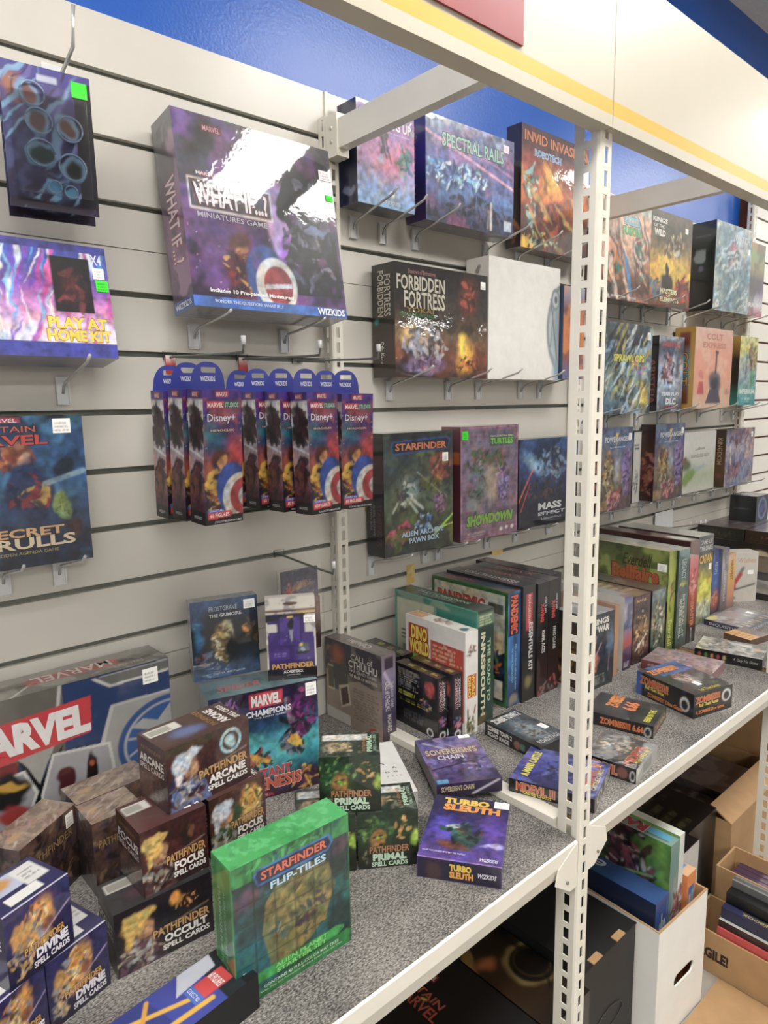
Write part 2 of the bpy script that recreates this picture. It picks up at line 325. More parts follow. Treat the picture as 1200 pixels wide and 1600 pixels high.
POSES = json.loads('''{"whatif": [-0.2106, -0.0988, 1.6065, 0.3425, 0.0777, 0.3414, 0.0112, -0.1479], "playhome": [-0.6798, -0.0755, 1.513, 0.34, 0.075, 0.1821, 0.0132, -0.1585], "skrulls": [-0.6819, -0.037, 1.1796, 0.24, 0.05, 0.2475, 0.0, -0.0], "bug": [0.131, -0.0432, 1.8696, 0.1722, 0.0639, 0.2088, 0.0093, -0.0002], "spectral": [0.4111, -0.0476, 1.8644, 0.3201, 0.066, 0.2368, -0.0163, 0.0001], "invid": [0.7934, -0.0357, 1.8562, 0.3282, 0.0505, 0.316, 0.0088, -0.0], "fortress": [0.2979, -0.0505, 1.498, 0.3248, 0.078, 0.2573, 0.0031, -0.0001], "whitebox": [0.6222, -0.0514, 1.4969, 0.3127, 0.0774, 0.3114, -0.0041, -0.0001], "thinred": [0.8362, -0.057, 1.5, 0.1073, 0.09, 0.2627, 0.0, -0.0001], "pawn": [0.2246, -0.0445, 1.07, 0.2363, 0.0636, 0.2976, -0.0062, -0.0001], "turtles": [0.4873, -0.0475, 1.0696, 0.2362, 0.0682, 0.3047, -0.0122, -0.0001], "puzzle": [0.7831, -0.0402, 1.0664, 0.289, 0.05, 0.2621, -0.0223, -0.0001], "razor": [1.1521, -0.049, 1.7534, 0.2884, 0.07, 0.3064, -0.0136, -0.0002], "masters": [1.4482, -0.0492, 1.7541, 0.2876, 0.07, 0.31, -0.0146, -0.0002], "watch": [1.901, -0.0627, 1.7682, 0.3091, 0.0924, 0.3223, -0.0269, -0.0005], "erium": [2.1555, -0.0532, 1.7737, 0.1856, 0.08, 0.2888, -0.0134, -0.0], "sprawl": [1.221, -0.0417, 1.3901, 0.2864, 0.0512, 0.2966, -0.0281, -0.0002], "arist": [1.5427, -0.0342, 1.3936, 0.1852, 0.0413, 0.2692, -0.02, -0.0001], "colt": [1.8096, -0.055, 1.3985, 0.3171, 0.0792, 0.3036, -0.0214, -0.0002], "imperium": [2.185, -0.0564, 1.4057, 0.1825, 0.0435, 0.286, -0.009, -0.0], "ranger_a": [1.1813, -0.0336, 1.061, 0.2146, 0.0424, 0.2832, -0.0066, 0.0], "bwbox": [1.3181, -0.0345, 1.0713, 0.055, 0.045, 0.2582, 0.0002, -0.0], "ranger_b": [1.5407, -0.0385, 1.0661, 0.2349, 0.0555, 0.2806, 0.0125, -0.0], "whitesq": [1.8039, -0.0369, 1.0688, 0.2875, 0.05, 0.2384, 0.0008, -0.0], "pastel": [2.1477, -0.0579, 1.0668, 0.2946, 0.0477, 0.2411, -0.0003, -0.0002], "boostA": [-0.3953, -0.2022, 1.2401, 0.0753, 0.0467, 0.2285, 0.0665, 0.1206], "boostB": [-0.1897, -0.2209, 1.2343, 0.0782, 0.054, 0.2334, 0.088, -0.0253], "boostC": [-0.0898, -0.1926, 1.2333, 0.0681, 0.0479, 0.2293, -0.1082, 0.0668], "mbig": [-0.7329, -0.06, 0.695, 0.55, 0.0882, 0.2861, 0.002, -0.0], "champ": [-0.314, -0.1777, 0.695, 0.2095, 0.0843, 0.2193, -0.2623, 0.0001], "cthulhu": [-0.0089, -0.1111, 0.695, 0.0427, 0.1927, 0.2001, 0.045, 0.0001], "zom_a": [0.0667, -0.2346, 0.709, 0.0286, 0.1395, 0.1419, -0.035, -0.0], "zom_b": [0.0957, -0.2526, 0.709, 0.0285, 0.14, 0.148, -0.035, -0.0], "dino": [0.1315, -0.2342, 0.709, 0.0393, 0.1957, 0.2371, -0.0363, 0.0], "inns": [0.1948, -0.1784, 0.709, 0.0547, 0.2739, 0.2685, -0.0004, 0.0], "pand": [0.3094, -0.181, 0.709, 0.0481, 0.25, 0.286, 0.0, 0.0], "essen": [0.3608, -0.187, 0.709, 0.0523, 0.25, 0.292, 0.0, 0.0], "xw_a": [0.4102, -0.191, 0.709, 0.044, 0.25, 0.29, 0.0, 0.0], "xw_b": [0.4564, -0.191, 0.709, 0.0461, 0.25, 0.29, 0.0, 0.0], "kings": [0.5587, -0.341, 0.709, 0.1072, 0.1, 0.1966, -0.0605, -0.0], "peach": [0.6579, -0.2873, 0.709, 0.0177, 0.18, 0.1946, -0.06, -0.0001], "navy": [0.7201, -0.2565, 0.709, 0.0409, 0.24, 0.2057, -0.06, -0.0001], "brown_a": [0.7943, -0.256, 0.709, 0.0832, 0.24, 0.1961, -0.06, -0.0001], "brown_b": [0.8835, -0.2597, 0.709, 0.0733, 0.24, 0.1957, -0.06, -0.0001], "everdell": [0.944, -0.2366, 0.709, 0.0388, 0.3, 0.298, -0.06, -0.0002], "betray": [0.9942, -0.2466, 0.709, 0.0604, 0.3, 0.2966, -0.06, -0.0001], "rune": [1.0542, -0.2587, 0.709, 0.0493, 0.28, 0.2652, -0.06, -0.0001], "maroon": [1.1166, -0.208, 0.709, 0.0541, 0.3289, 0.3012, -0.06, -0.0], "catan": [1.2571, -0.2001, 0.709, 0.0946, 0.29, 0.2933, -0.06, -0.0001], "blue": [1.3916, -0.1998, 0.709, 0.0516, 0.25, 0.2225, -0.06, -0.0001], "grey": [1.4411, -0.2093, 0.709, 0.0457, 0.25, 0.2213, -0.06, -0.0], "orange": [1.4916, -0.226, 0.709, 0.052, 0.22, 0.1941, -0.06, -0.0], "wishes": [1.6153, -0.3143, 0.709, 0.0926, 0.06, 0.1816, -0.6642, -0.0], "inq": [1.3368, -0.4298, 0.709, 0.1327, 0.2055, 0.0194, -1.6713, -0.0], "artflat": [1.0054, -0.534, 0.709, 0.1702, 0.1176, 0.0302, -1.3483, 0.0], "doors": [0.6345, -0.5689, 0.709, 0.1687, 0.1315, 0.0587, -1.8273, -0.0], "pink": [0.8227, -0.4806, 0.709, 0.1787, 0.1249, 0.0259, -1.445, -0.0], "z666": [0.4346, -0.5297, 0.709, 0.1511, 0.1183, 0.0291, -1.3333, -0.0], "mid2": [0.253, -0.6193, 0.709, 0.1094, 0.1202, 0.0302, -1.4186, -0.0], "mid3": [0.0994, -0.5826, 0.709, 0.1585, 0.137, 0.0269, -1.2339, 0.0], "ztown": [0.1872, -0.4358, 0.709, 0.1548, 0.0931, 0.0325, -1.6419, 0.0], "sov": [-0.0109, -0.4132, 0.709, 0.1281, 0.1764, 0.0272, -0.5351, -0.0], "turbo": [-0.1616, -0.5745, 0.695, 0.1328, 0.1767, 0.036, -0.9739, 0.0], "flip": [-0.5187, -0.5737, 0.695, 0.1771, 0.0506, 0.1932, -0.02, 0.0], "prim_r": [-0.2678, -0.4895, 0.695, 0.0983, 0.0792, 0.0981, -0.5988, -0.0], "prim_l": [-0.3502, -0.4327, 0.695, 0.0941, 0.0834, 0.0995, -0.5814, 0.0], "focus2": [-0.5062, -0.3904, 0.788, 0.0959, 0.08, 0.093, 0.0625, 0.0], "occult": [-0.6297, -0.4137, 0.695, 0.1347, 0.0721, 0.0931, -0.0521, -0.0], "zback_a": [0.0997, -0.0901, 0.709, 0.034, 0.1396, 0.1466, -0.0368, 0.0001], "prim_t": [-0.3098, -0.4525, 0.794, 0.0975, 0.0796, 0.0945, -0.6772, 0.0], "white_tall": [-0.1413, -0.3222, 0.695, 0.11, 0.1985, 0.032, -0.489, 0.0], "focus1": [-0.6093, -0.4025, 0.788, 0.096, 0.0805, 0.0954, 0.0185, -0.0], "arcane": [-0.5446, -0.385, 0.881, 0.1372, 0.0775, 0.0964, 0.1032, -0.0], "x_b": [-0.6269, -0.2366, 0.6949, 0.0796, 0.0719, 0.1233, 0.0298, 0.0], "x_a": [-0.6051, -0.1689, 0.695, 0.1267, 0.0669, 0.1247, 0.0702, -0.0], "x_c": [-0.7323, -0.2096, 0.695, 0.1201, 0.0607, 0.1248, 0.6194, 0.0], "div1": [-0.8018, -0.4375, 0.788, 0.0839, 0.0728, 0.093, 0.3617, -0.0], "div2": [-0.7594, -0.419, 0.695, 0.0831, 0.08, 0.0915, 0.2932, -0.0], "div3": [-0.8379, -0.4481, 0.695, 0.0714, 0.08, 0.093, 0.4208, 0.0], "grim": [-0.3401, -0.1008, 0.914, 0.1299, 0.0316, 0.1566, -0.2694, -0.0154], "alch": [-0.254, -0.2066, 0.914, 0.0943, 0.02, 0.1629, -0.524, -0.0342], "booster_lying": [-0.7602, -0.5704, 0.6949, 0.22, 0.0649, 0.0468, -0.1204, -0.0], "blackflat": [1.7624, -0.3406, 0.709, 0.2, 0.13, 0.0242, 0.0, 0.0], "slat_orange": [1.1896, -0.5057, 0.709, 0.1, 0.085, 0.02, -0.2, 0.0], "cardpack": [-0.1494, -0.09, 0.9512, 0.0921, 0.007, 0.14, -0.0056, 0.0], "blister": [-0.5911, -0.12, 1.7366, 0.1248, 0.03, 0.2017, -0.0938, 0.0001]}''')

# ------------------------------------------------------------------ the room
m = Mesh(); m.box(-6, 16, .045, .12, 0, 3.02, m=BLUE); o = m.build('wall_back'); tag(o, kind='structure')
m = Mesh(); m.box(-6, 16, -14, .12, 3.0, 3.06, m=CEIL); o = m.build('ceiling'); tag(o, kind='structure')
m = Mesh(); m.box(-6, 16, -14, .12, -.05, 0, m=FLOOR); o = m.build('floor'); tag(o, kind='structure')
k = 0
for yy in (-1.48, -4.1, -6.4, -8.6, -12.9):
    for xx in ((-5.2, -3.3, -1.4) if yy in (-4.1, -6.4) else (-3.2, -.9, 1.3, 3.9, 6.4, 8.9, 11.4)):  # short rows behind the camera are added fill lamps that no box mirrors
        f = Mesh(); w2, h2 = .62, .31
        for a, b, c_, d_ in ((-w2, w2, -h2, -h2+.02), (-w2, w2, h2-.02, h2), (-w2, -w2+.02, -h2+.02, h2-.02), (w2-.02, w2, -h2+.02, h2-.02)):
            f.box(a, b, c_, d_, -.03, 0, m=WHITE_METAL)
        r = f.build('ceiling_light', loc=(xx, yy, 3.0)); tag(r, 'fluorescent ceiling light panel, some glaring on glossy boxes, some added unseen behind the camera', 'ceiling light', 'fluorescent panels in the store ceiling')
        g = Mesh(); g.box(-w2+.02, w2-.02, -h2+.02, h2-.02, -.024, -.006, m=LAMPM); g.build('diffuser', parent=r)

# slatted wall panels with real routed grooves
def slatwall(x0, x1, zt, zb, grooves, seams, ms, mg, gh=.0105, label=None, fill=None):
    M = Mesh(); hs = gh/2; T = .019; C = .006
    M.box(x0, x1, .012, .044, zb, zt, m=mg)                       # core seen at the back of each groove
    edges = [zt]+sum(([z+hs, z-hs] for z in grooves), [])+[zb]
    for i in range(0, len(edges), 2):
        a, b = edges[i], edges[i+1]
        segs = [a]+[s for s in seams if b < s < a]+[b]
        for j in range(len(segs)-1):
            p, q = segs[j]-(.0008 if j else 0), segs[j+1]+(.0008 if j < len(segs)-2 else 0)
            M.box(x0, x1, 0, .0135, q, p, m=ms)
    o = M.build('slatwall_panel'); tag(o, label, 'slatwall panel'); return o
P_ = .10666
g1 = [2.010-P_*i for i in range(3)]+[2.010-P_*(3.4432-1+i) for i in range(1, 10)]
g1 = [2.010, 1.9033, 1.7967]+[2.010-P_*(2+1.4432+i) for i in range(0, 9)]
g2 = [2.0024, 1.8957, 1.7891]+[2.0024-P_*(2+1.4432+i) for i in range(0, 9)]
slatwall(-2.2, .022, 2.105, .35, g1, [1.722, .949], SLAT, GROOVE, label='beige slatwall panel behind the hanging booster packs and the large windowed box')
slatwall(.026, 2.302, 2.105, .35, g2, [1.712, .942], SLAT, GROOVE, label='beige slatwall panel behind the green lettered dark box and the standing row of boxes')
slatwall(2.325, 4.2, 2.35, .4, [2.305-.088*i for i in range(19)], [], SLAT_W, GROOVE_B, gh=.009, label='white slatwall panel with brown grooves at the far right')
m = Mesh(); m.box(2.304, 2.323, -.002, .044, .4, 2.45, m=GROOVE_B); o = m.build('panel_edge_strip'); tag(o, 'brown wooden edge strip where the white far panel begins', 'wood strip')
m = Mesh(); m.prism([(-.004, -.004), (.004, -.004), (.004, .0), (-.004, .0)], 'z', 2.03, 2.105, m=WHITE_METAL)
o = m.build('panel_joint_strip', loc=(.022, 0, 0)); tag(o, 'thin vertical metal joint strip above the left rear upright', 'trim strip')

PIT = .033147
def upright(x, y, z0, z1, ph, a, b, label, hz=.0225):
    """slotted angle post, corner at (x, y), flange a runs back (+y), flange b runs right (+x)"""
    M = Mesh(); t = .0022; c = .006
    M.prism([(x, y+c), (x+.0018, y+.0018), (x+c, y), (x+c, y+t), (x+.004, y+.004), (x+t, y+c)], 'z', z0, z1, m=WHITE_METAL)
    for L, lo, hi, ax in ((a, .37, .64, 'y'), (b, .40, .70, 'x')):
        def seg(u0, u1, za, zb_):
            if ax == 'y': M.box(x, x+t, y+u0, y+u1, za, zb_, m=WHITE_METAL)
            else: M.box(x+u0, x+u1, y, y+t, za, zb_, m=WHITE_METAL)
        seg(c, L*lo, z0, z1); seg(L*hi, L, z0, z1)
        z = ph-PIT*math.ceil((ph-z0)/PIT)
        prev = z0
        while z < z1+PIT:
            lo_z, hi_z = z-hz/2, z+hz/2
            if lo_z > prev: seg(L*lo, L*hi, max(prev, z0), min(lo_z, z1))
            prev = max(prev, hi_z); z += PIT
            if prev >= z1: break
    o = M.build('slotted_upright'); tag(o, label, 'shelf upright'); return o
upright(0, -.030, .0, 2.045, 1.166, .029, .031, 'cream slotted upright against the wall, right of the hanging booster packs')
upright(.965, -.030, .0, 2.045, 1.166, .029, .031, 'cream slotted wall upright hidden behind the front post, carrying the far crossbar')
upright(2.275, -.030, .4, 2.30, 1.166, .029, .031, 'cream slotted wall upright beside the white far slatwall panel')
upright(-.004, -.692, .0, 1.86, 1.794, .044, .030, 'tall cream slotted front post standing in the middle of the shelving')
upright(.960, -.687, .0, 1.86, 1.794, .044, .030, 'cream slotted front post at the far right edge beside the cardboard boxes')

def crossbar(x, label):
    M = Mesh(); M.box(x+.002, x+.027, -.68, -.032, 1.970, 2.028, m=WHITE_METAL)
    M.box(x-.002, x+.030, -.068, -.030, 1.955, 2.040, m=WHITE_METAL)
    for z in (1.985, 2.013):
        M.tube([(x-.004, -.05, z), (x-.0015, -.05, z)], .004, m=WHITE_METAL)
    o = M.build('crossbar'); tag(o, label, 'shelf crossbar')
crossbar(0, 'cream steel crossbar left of the tall front post')
crossbar(.965, 'cream steel crossbar right of the tall front post')

def header(x0, x1, label):
    M = Mesh(); w_ = x1-x0
    zb, zt = 1.826, 2.040
    f = lambda z: (z-zb)/(zt-zb)
    ops = [('B', '#e3dac4'), ('f', 0, f(1.8425), 1, f(1.8625), '#f3c52c')]
    panel(M, (x0, -.705, zb), (w_, 0, 0), (0, 0, zt-zb), ops, HEADER, 5, .25, 2)
    M.box(x0, x1, -.7048, -.7030, zb, zt, '#e3dac4', HEADER)
    M.box(x0, x1, -.7030, -.6780, zb, zb+.002, '#e3dac4', HEADER)
    M.box(x0, x1, -.7030, -.6780, zt-.002, zt, '#e3dac4', HEADER)
    M.box(x0, x1, -.6780, -.6765, zb, zb+.015, '#e3dac4', HEADER)
    o = M.build('header_panel'); tag(o, label, 'sign header')
header(-1.7, .004, 'cream header panel with yellow stripe, left of the joint above the front post')
header(.006, 1.9, 'cream header panel with yellow stripe, right of the joint above the front post')
m = Mesh(); panel(m, (-.70, -.7085, 1.868), (.49, 0, 0), (0, 0, .168), [('B', '#a81a2a'), ('n', '#b2222f', 2, .4, .5)], HEADER, 3, 1)
m.box(-.70, -.21, -.7083, -.7055, 1.868, 2.036, '#a81a2a', HEADER)
o = m.build('red_sign_panel'); tag(o, 'red sign panel fixed on the left header panel', 'sign')

def shelf(x0, x1, zt, label, lip_y=-.686, glu=(1, 1)):
    root = empty('shelf', ((x0+x1)/2, -.35, zt)); tag(root, label, 'shelf')
    def L(M, name, lab=None):
        o = M.build(name, parent=root, loc=(-(x0+x1)/2, .35, -zt)); 
        if lab: o['label'] = lab
        return o
    M = Mesh(); M.box(x0, x1, lip_y, -.001, zt-.003, zt, m=CARPET); L(M, 'carpet_top', 'grey flecked carpet covering')
    M = Mesh(); M.box(x0, x1, lip_y-.0005, -.001, zt-.012, zt-.0031, m=KRAFT); L(M, 'chipboard', 'raw brown board edge')
    M = Mesh(); y = lip_y-.0015
    M.prism([(y-.002, zt-.004), (y+.002, zt-.002), (y+.030, zt-.0125), (y+.030, zt-.058), (y+.008, zt-.058), (y-.002, zt-.028)], 'x', x0, x1, m=WHITE_METAL)
    L(M, 'front_beam')
    for xa in (x0, x1-.025):
        M = Mesh(); M.box(xa, xa+.025, lip_y+.03, -.002, zt-.055, zt-.0125, m=WHITE_METAL); L(M, 'side_rail')
    for s, xx in ((-1, x0), (1, x1)):
        M = Mesh(); d = .062
        q = [(xx, zt-.004), (xx-s*.055, zt-.03), (xx-s*d, zt-.058), (xx-s*.02, zt-.088), (xx, zt-.088)]
        if s > 0: q = q[::-1]
        M.prism(q, 'y', lip_y-.0045, lip_y-.0018, m=WHITE_METAL)
        M.tube([(xx-s*.03, lip_y-.007, zt-.066), (xx-s*.03, lip_y-.0045, zt-.066)], .0028, m=GROOVE)
        L(M, 'end_bracket')
shelf(-1.5, -.006, .695, 'left grey carpeted shelf with cream front beam holding the green box')
shelf(.028, .957, .709, 'right grey carpeted shelf with cream front beam behind the tall front post')
m = Mesh(); m.box(-.004, .028, -.64, -.035, .655, .7085, m=WHITE_METAL); o = m.build('shelf_end_rail'); tag(o, 'cream end rail between the left shelf and the slightly higher right shelf', 'shelf rail')
shelf(.992, 2.27, .709, 'far grey carpeted shelf reaching the right edge of the view', lip_y=-.686)

# ------------------------------------------------------------------ wire hooks
def faceout(x, z, label, ln=.155, rise=.036, group=None, up=.05):
    M = Mesh()
    M.tube([(0, -.006, -.016), (0, -.012, -.004), (0, -.022, .002), (0, -ln*.5, rise*.42), (0, -ln*.92, rise*.86), (0, -ln, rise*1.12)], .0026, m=CHROME)
    r = M.build('wire_hook', loc=(x, 0, z)); tag(r, label, 'display hook', group)
    M = Mesh(); M.box(-.011, .011, -.0058, -.0022, -.036, .012, m=PLASTIC); M.box(-.011, .011, -.0022, .011, .006, .009, m=PLASTIC)
    M.box(-.011, -.0085, -.009, -.0058, -.034, .008, m=PLASTIC); M.box(.0085, .011, -.009, -.0058, -.034, .008, m=PLASTIC)
    M.build('bracket_plate', parent=r)
HK = [(1.848, 'top', [(.089, 'left one under the pink and blue insect box'), (.178, 'right one under the pink and blue insect box'), (.286, 'left one under the purple city box'), (.553, 'right one under the purple city box'), (.692, 'left one under the orange battle box'), (.835, 'right one under the orange battle box')]),
      (1.585, 'w', [(-.319, 'left one under the large windowed box'), (-.11, 'right one under the large windowed box')]),
      (1.480, 'p', [(-.571, 'under the pink and blue dice kit box')]),
      (1.481, 'm', [(.193, 'left one under the dark box with green old lettering'), (.403, 'right one under the dark box with green old lettering'), (.524, 'left one under the plain white box'), (.715, 'right one under the plain white box'), (.810, 'below the narrow orange box')]),
      (1.745, 'r', [(1.110, 'left one under the orange and green fusion box'), (1.272, 'right one under the orange and green fusion box'), (1.414, 'left one under the box with a fiery figure'), (1.606, 'right one under the box with a fiery figure'), (1.735, 'leftmost under the black and pale grey box'), (1.918, 'middle one under the black and pale grey box'), (2.085, 'rightmost under the black and pale grey box'), (2.208, 'under the box at the top right edge')]),
      (1.378, 's', [(1.04, 'left one under the street battle box'), (1.192, 'right one under the street battle box'), (1.399, 'left one under the small red lettered box'), (1.567, 'right one under the small red lettered box'), (1.735, 'left one under the pink locomotive box'), (1.905, 'right one under the pink locomotive box'), (2.13, 'left one under the yellow and teal box'), (2.245, 'right one under the yellow and teal box')]),
      (1.050, 'b', [(.123, 'left one under the blue lettered creature box'), (.311, 'leftmost under the pink graffiti box'), (.360, 'second one under the pink graffiti box'), (.565, 'rightmost under the pink graffiti box'), (.700, 'left one under the dark blue puzzle box'), (.87, 'right one under the dark blue puzzle box'),
                    (1.12, 'left one under the leftmost armoured heroes box'), (1.25, 'right one under the leftmost armoured heroes box'), (1.46, 'left one under the second armoured heroes box'), (1.60, 'right one under the second armoured heroes box'), (1.72, 'left one under the white landscape box'), (1.90, 'right one under the white landscape box'), (2.08, 'left one under the pastel box with brown side'), (2.24, 'right one under the pastel box with brown side')]),
      (1.163, 'k', [(-.604, 'right one under the dark blue comic cover box'), (-.694, 'left one under the dark blue comic cover box')])]
for z, _, row in HK:
    for x, lab in row: faceout(x, z, rise=.020 if _ == 'w' else .036, label= 'wire hook with white bracket, '+lab)

def peg(x, z, ln, label, red=True):
    M = Mesh(); M.tube([(0, -.004, 0), (0, -.02, .001), (0, -ln*.8, -.007), (0, -ln, -.008), (0, -ln-.004, .004), (0, -ln-.003, .016)], .0023, m=GROOVE)
    r = M.build('peg_hook', loc=(x, 0, z)); tag(r, label, 'peg hook')
    M = Mesh(); M.tube([(0, -ln-.0035, .004), (0, -ln-.003, .018)], .0042, m=PLASTIC); M.build('white_tip', parent=r)
    M = Mesh(); M.box(-.013, .013, -.004, -.001, -.004, .012, m=CLEAR)
    M.build('peg_backplate', parent=r)
    if red:
        M = Mesh(); panel(M, (-.010, -.0065, -.03), (.020, 0, 0), (0, 0, .034), [('g', ['#b5262c', '#c84a48', '#f2e9e4'])], FOIL, 4, 1); M.box(-.010, .010, -.006, -.0045, -.03, .004, '#b5262c', FOIL)
        M.build('price_tag', parent=r)
peg(-.371, 1.531, .278, 'leftmost long peg hook carrying booster packs', True)
peg(-.214, 1.532, .272, 'middle long peg hook carrying booster packs', True)
peg(-.077, 1.531, .272, 'right long peg hook carrying a booster pack next to the upright', False)
peg(-.144, 1.108, .200, 'clear peg hook low on the wall holding small card packs', False)
M = Mesh(); M.tube([(0, -.004, 0), (0, -.03, .002), (0, -.10, .022), (0, -.115, .075)], .003, m=CHROME)
r = M.build('peg_hook', loc=(-.540, 0, 1.968)); tag(r, 'bent wire hook holding the blister card at top left', 'peg hook')
M = Mesh(); M.box(-.02, .02, -.004, -.001, -.006, .03, m=PLASTIC); M.build('peg_backplate', parent=r)

# ------------------------------------------------------------------ hanging booster packs
def flap(w, hgt, parent, d, H):
    M = Mesh(); n = 22
    ys = lambda t: hgt*(max(0, 1-abs(2*t-1)**2.6))**.5
    for i in range(n):
        t0, t1 = i/n, (i+1)/n; x0, x1 = (t0-.5)*w, (t1-.5)*w
        def quad(a0, b0, a1, b1):
            M.add([(x0, 0, a0), (x1, 0, a1), (x1, 0, b1), (x0, 0, b0)], [(0, 1, 2, 3)], '#2e3a9e', GLOSS)
            M.add([(x0, .0006, a0), (x1, .0006, a1), (x1, .0006, b1), (x0, .0006, b0)], [(3, 2, 1, 0)], '#2e3a9e', GLOSS)
        if .3 <= t0 < .7:
            quad(0, hgt*.60, 0, hgt*.60); quad(hgt*.80, ys(t0), hgt*.80, ys(t1))
        else: quad(0, ys(t0), 0, ys(t1))
    g, f, s = glyphs('WIZKIDS', .03)
    P = np.zeros((len(g), 3)); P[:, 0] = (g[:, 0]-.5)*w*.42; P[:, 2] = hgt*.28+g[:, 1]*.0085; P[:, 1] = -.0005
    M.add(P, f, '#e6e8f5', GLOSS)
    M.build('hang_flap', parent=parent, loc=(0, d/2-.003, H))['label'] = 'blue arched hanging flap'
def booster(x, y, z, rz, tx, label, name='booster_pack', full=True, hgt=.226, lying=False):
    w, d = .074, .047
    F = [('g', ['#141420', '#1c2a52', '#5a2a4c', '#b5482a', '#35406a', '#3a2a72', '#5a2474', '#2c2a78']), ('n', '#c9622e', 5, .55, .45), ('b', .2, .66, .35, .09, '#1d6f86', .9), ('b', .82, .5, .25, .16, '#c22a28', .9),
         ('s', ['#d8c8ff', '#ffd9a0'], 26, .004), ('b', .45, .18, .42, .2, '#4a1722', .25), ('b', .30, .26, .22, .15, '#7c1d26', .3), ('b', .40, .49, .24, .085, '#5c2418', .25), ('b', .46, .465, .14, .062, '#d08c50', .25), ('d', .3, .44, .45, .36, .03, '#38204a'), ('d', .12, .1, .22, .36, .02, '#e3b23a'), ('c', .3, .26, .28, .15, ['#e3b23a', '#7c1d26', '#2a1a2e', '#c59a34', '#101830'], 46, .05),
         ('b', .72, .27, .42, .20, '#20479c', .08), ('b', .98, .20, .52, .185, '#d9d8d4', .05), ('b', 1.05, .20, .40, .145, '#a62a30', .05), ('b', 1.1, .2, .22, .08, '#c9c8cc', .1),
         ('f', 0, 0, 1, .065, '#0e0e14'), ('f', 0, .94, 1, 1, '#43298a'), ('f', .32, .945, .66, .99, '#b9303c'), ('f', .10, .865, .53, .915, '#cf3038'), ('f', .53, .865, .93, .915, '#3d6a5c'),
         ('f', .15, .695, .80, .715, '#7a2a24'), ('f', .06, .098, .5, .118, '#3d6ac0'), ('p', [(.07, .045), (.66, .05), (.72, .075), (.66, .1), (.07, .095)], '#d2302f'),
         ('T', 'MARVEL', .49, .967, .28, .032, '#f2dfe0'), ('T', 'MARVEL', .315, .89, .40, .034, '#ffffff'), ('T', 'STUDIOS', .73, .89, .36, .034, '#cfe0d8'), ('T', 'Disney+', .46, .79, .72, .072, '#f0f2ff'),
         ('T', 'HEROCLIX', .475, .705, .60, .016, '#e8dcd0'), ('T', 'COLLECT ALL', .28, .108, .36, .014, '#e8eaff'), ('T', '60 FIGURES', .36, .072, .50, .028, '#ffffff'), ('T', 'COLLECTIBLE MINIATURES', .58, .02, .72, .014, '#e6e6e6')]
    Lf = [('g', ['#15131c', '#6a2a4c', '#b98a86', '#c8a6a8', '#ded6de', '#efeae8', '#d8b8a8']), ('c', .5, .72, .28, .16, ['#1c1820', '#3a1c24', '#141018', '#4a2430'], 60, .07), ('b', .5, .84, .1, .08, '#1a141c', .3), ('c', .45, .3, .34, .2, ['#3a2030', '#6a3040', '#1e1826', '#8a4a40'], 60, .06),
          ('d', 0, .56, 1, .50, .012, '#efeef2'), ('f', 0, 0, 1, .1, '#121018'), ('f', 0, .93, 1, 1, '#3a2480'), ('f', .3, .94, .72, .985, '#c4404a'),
          ('T', 'MARVEL', .5, .963, .34, .028, '#f2dfe0'), ('T', 'WIZKIDS', .5, .05, .5, .022, '#d8d8dc')]
    M = Mesh(); dist = 1.3
    for k, ops in (('F', F), ('L', Lf), ('R', Lf), ('K', [('B', '#2a2350')]), ('T', [('B', '#46309a')]), ('D', [('B', '#16141c')])):
        O, U, V = SIDE[k](w, d, hgt); panel(M, O, U, V, ops, GLOSS, 77, dist if full else 2.2)
    o = M.build(name, loc=(x, y, z), rz=rz, tx=tx)
    tag(o, label, 'booster pack', 'booster packs on the peg hooks' if not lying else None)
    if not lying:
        flap(w*.92, .045, o, d, hgt)
    return o
for x, y, z, rz, tx, lab in [(-.395, -.205, 1.240, .07, .06, 'front booster pack on the leftmost peg, whole front visible'), (-.402, -.148, 1.242, .06, .05, 'booster pack second from the front on the leftmost peg'), (-.408, -.092, 1.240, .04, .04, 'rearmost booster pack on the leftmost peg'),
                      (-.190, -.222, 1.234, .09, -.02, 'front booster pack on the middle peg, whole front visible'), (-.212, -.164, 1.236, .06, .0, 'booster pack second from the front on the middle peg'), (-.230, -.108, 1.238, .05, .0, 'booster pack third from the front on the middle peg'), (-.238, -.054, 1.238, .03, .0, 'rearmost booster pack on the middle peg'),
                      (-.093, -.200, 1.232, -.09, .04, 'front booster pack on the right peg beside the upright'), (-.088, -.140, 1.236, -.03, .0, 'booster pack behind the front one on the right peg')]:
    booster(x, y, z, rz, tx, lab)

# ------------------------------------------------------------------ boxes
T = lambda *a: ('T',)+a
ST = '#f4f2ee'; GR = '#35e02a'
def box(key, name, base, faces, label, sticker=None, cat='game box', finish=None, group=None):
    return carton(name, POSES[key], faces, base, finish, sticker, label, cat, group)

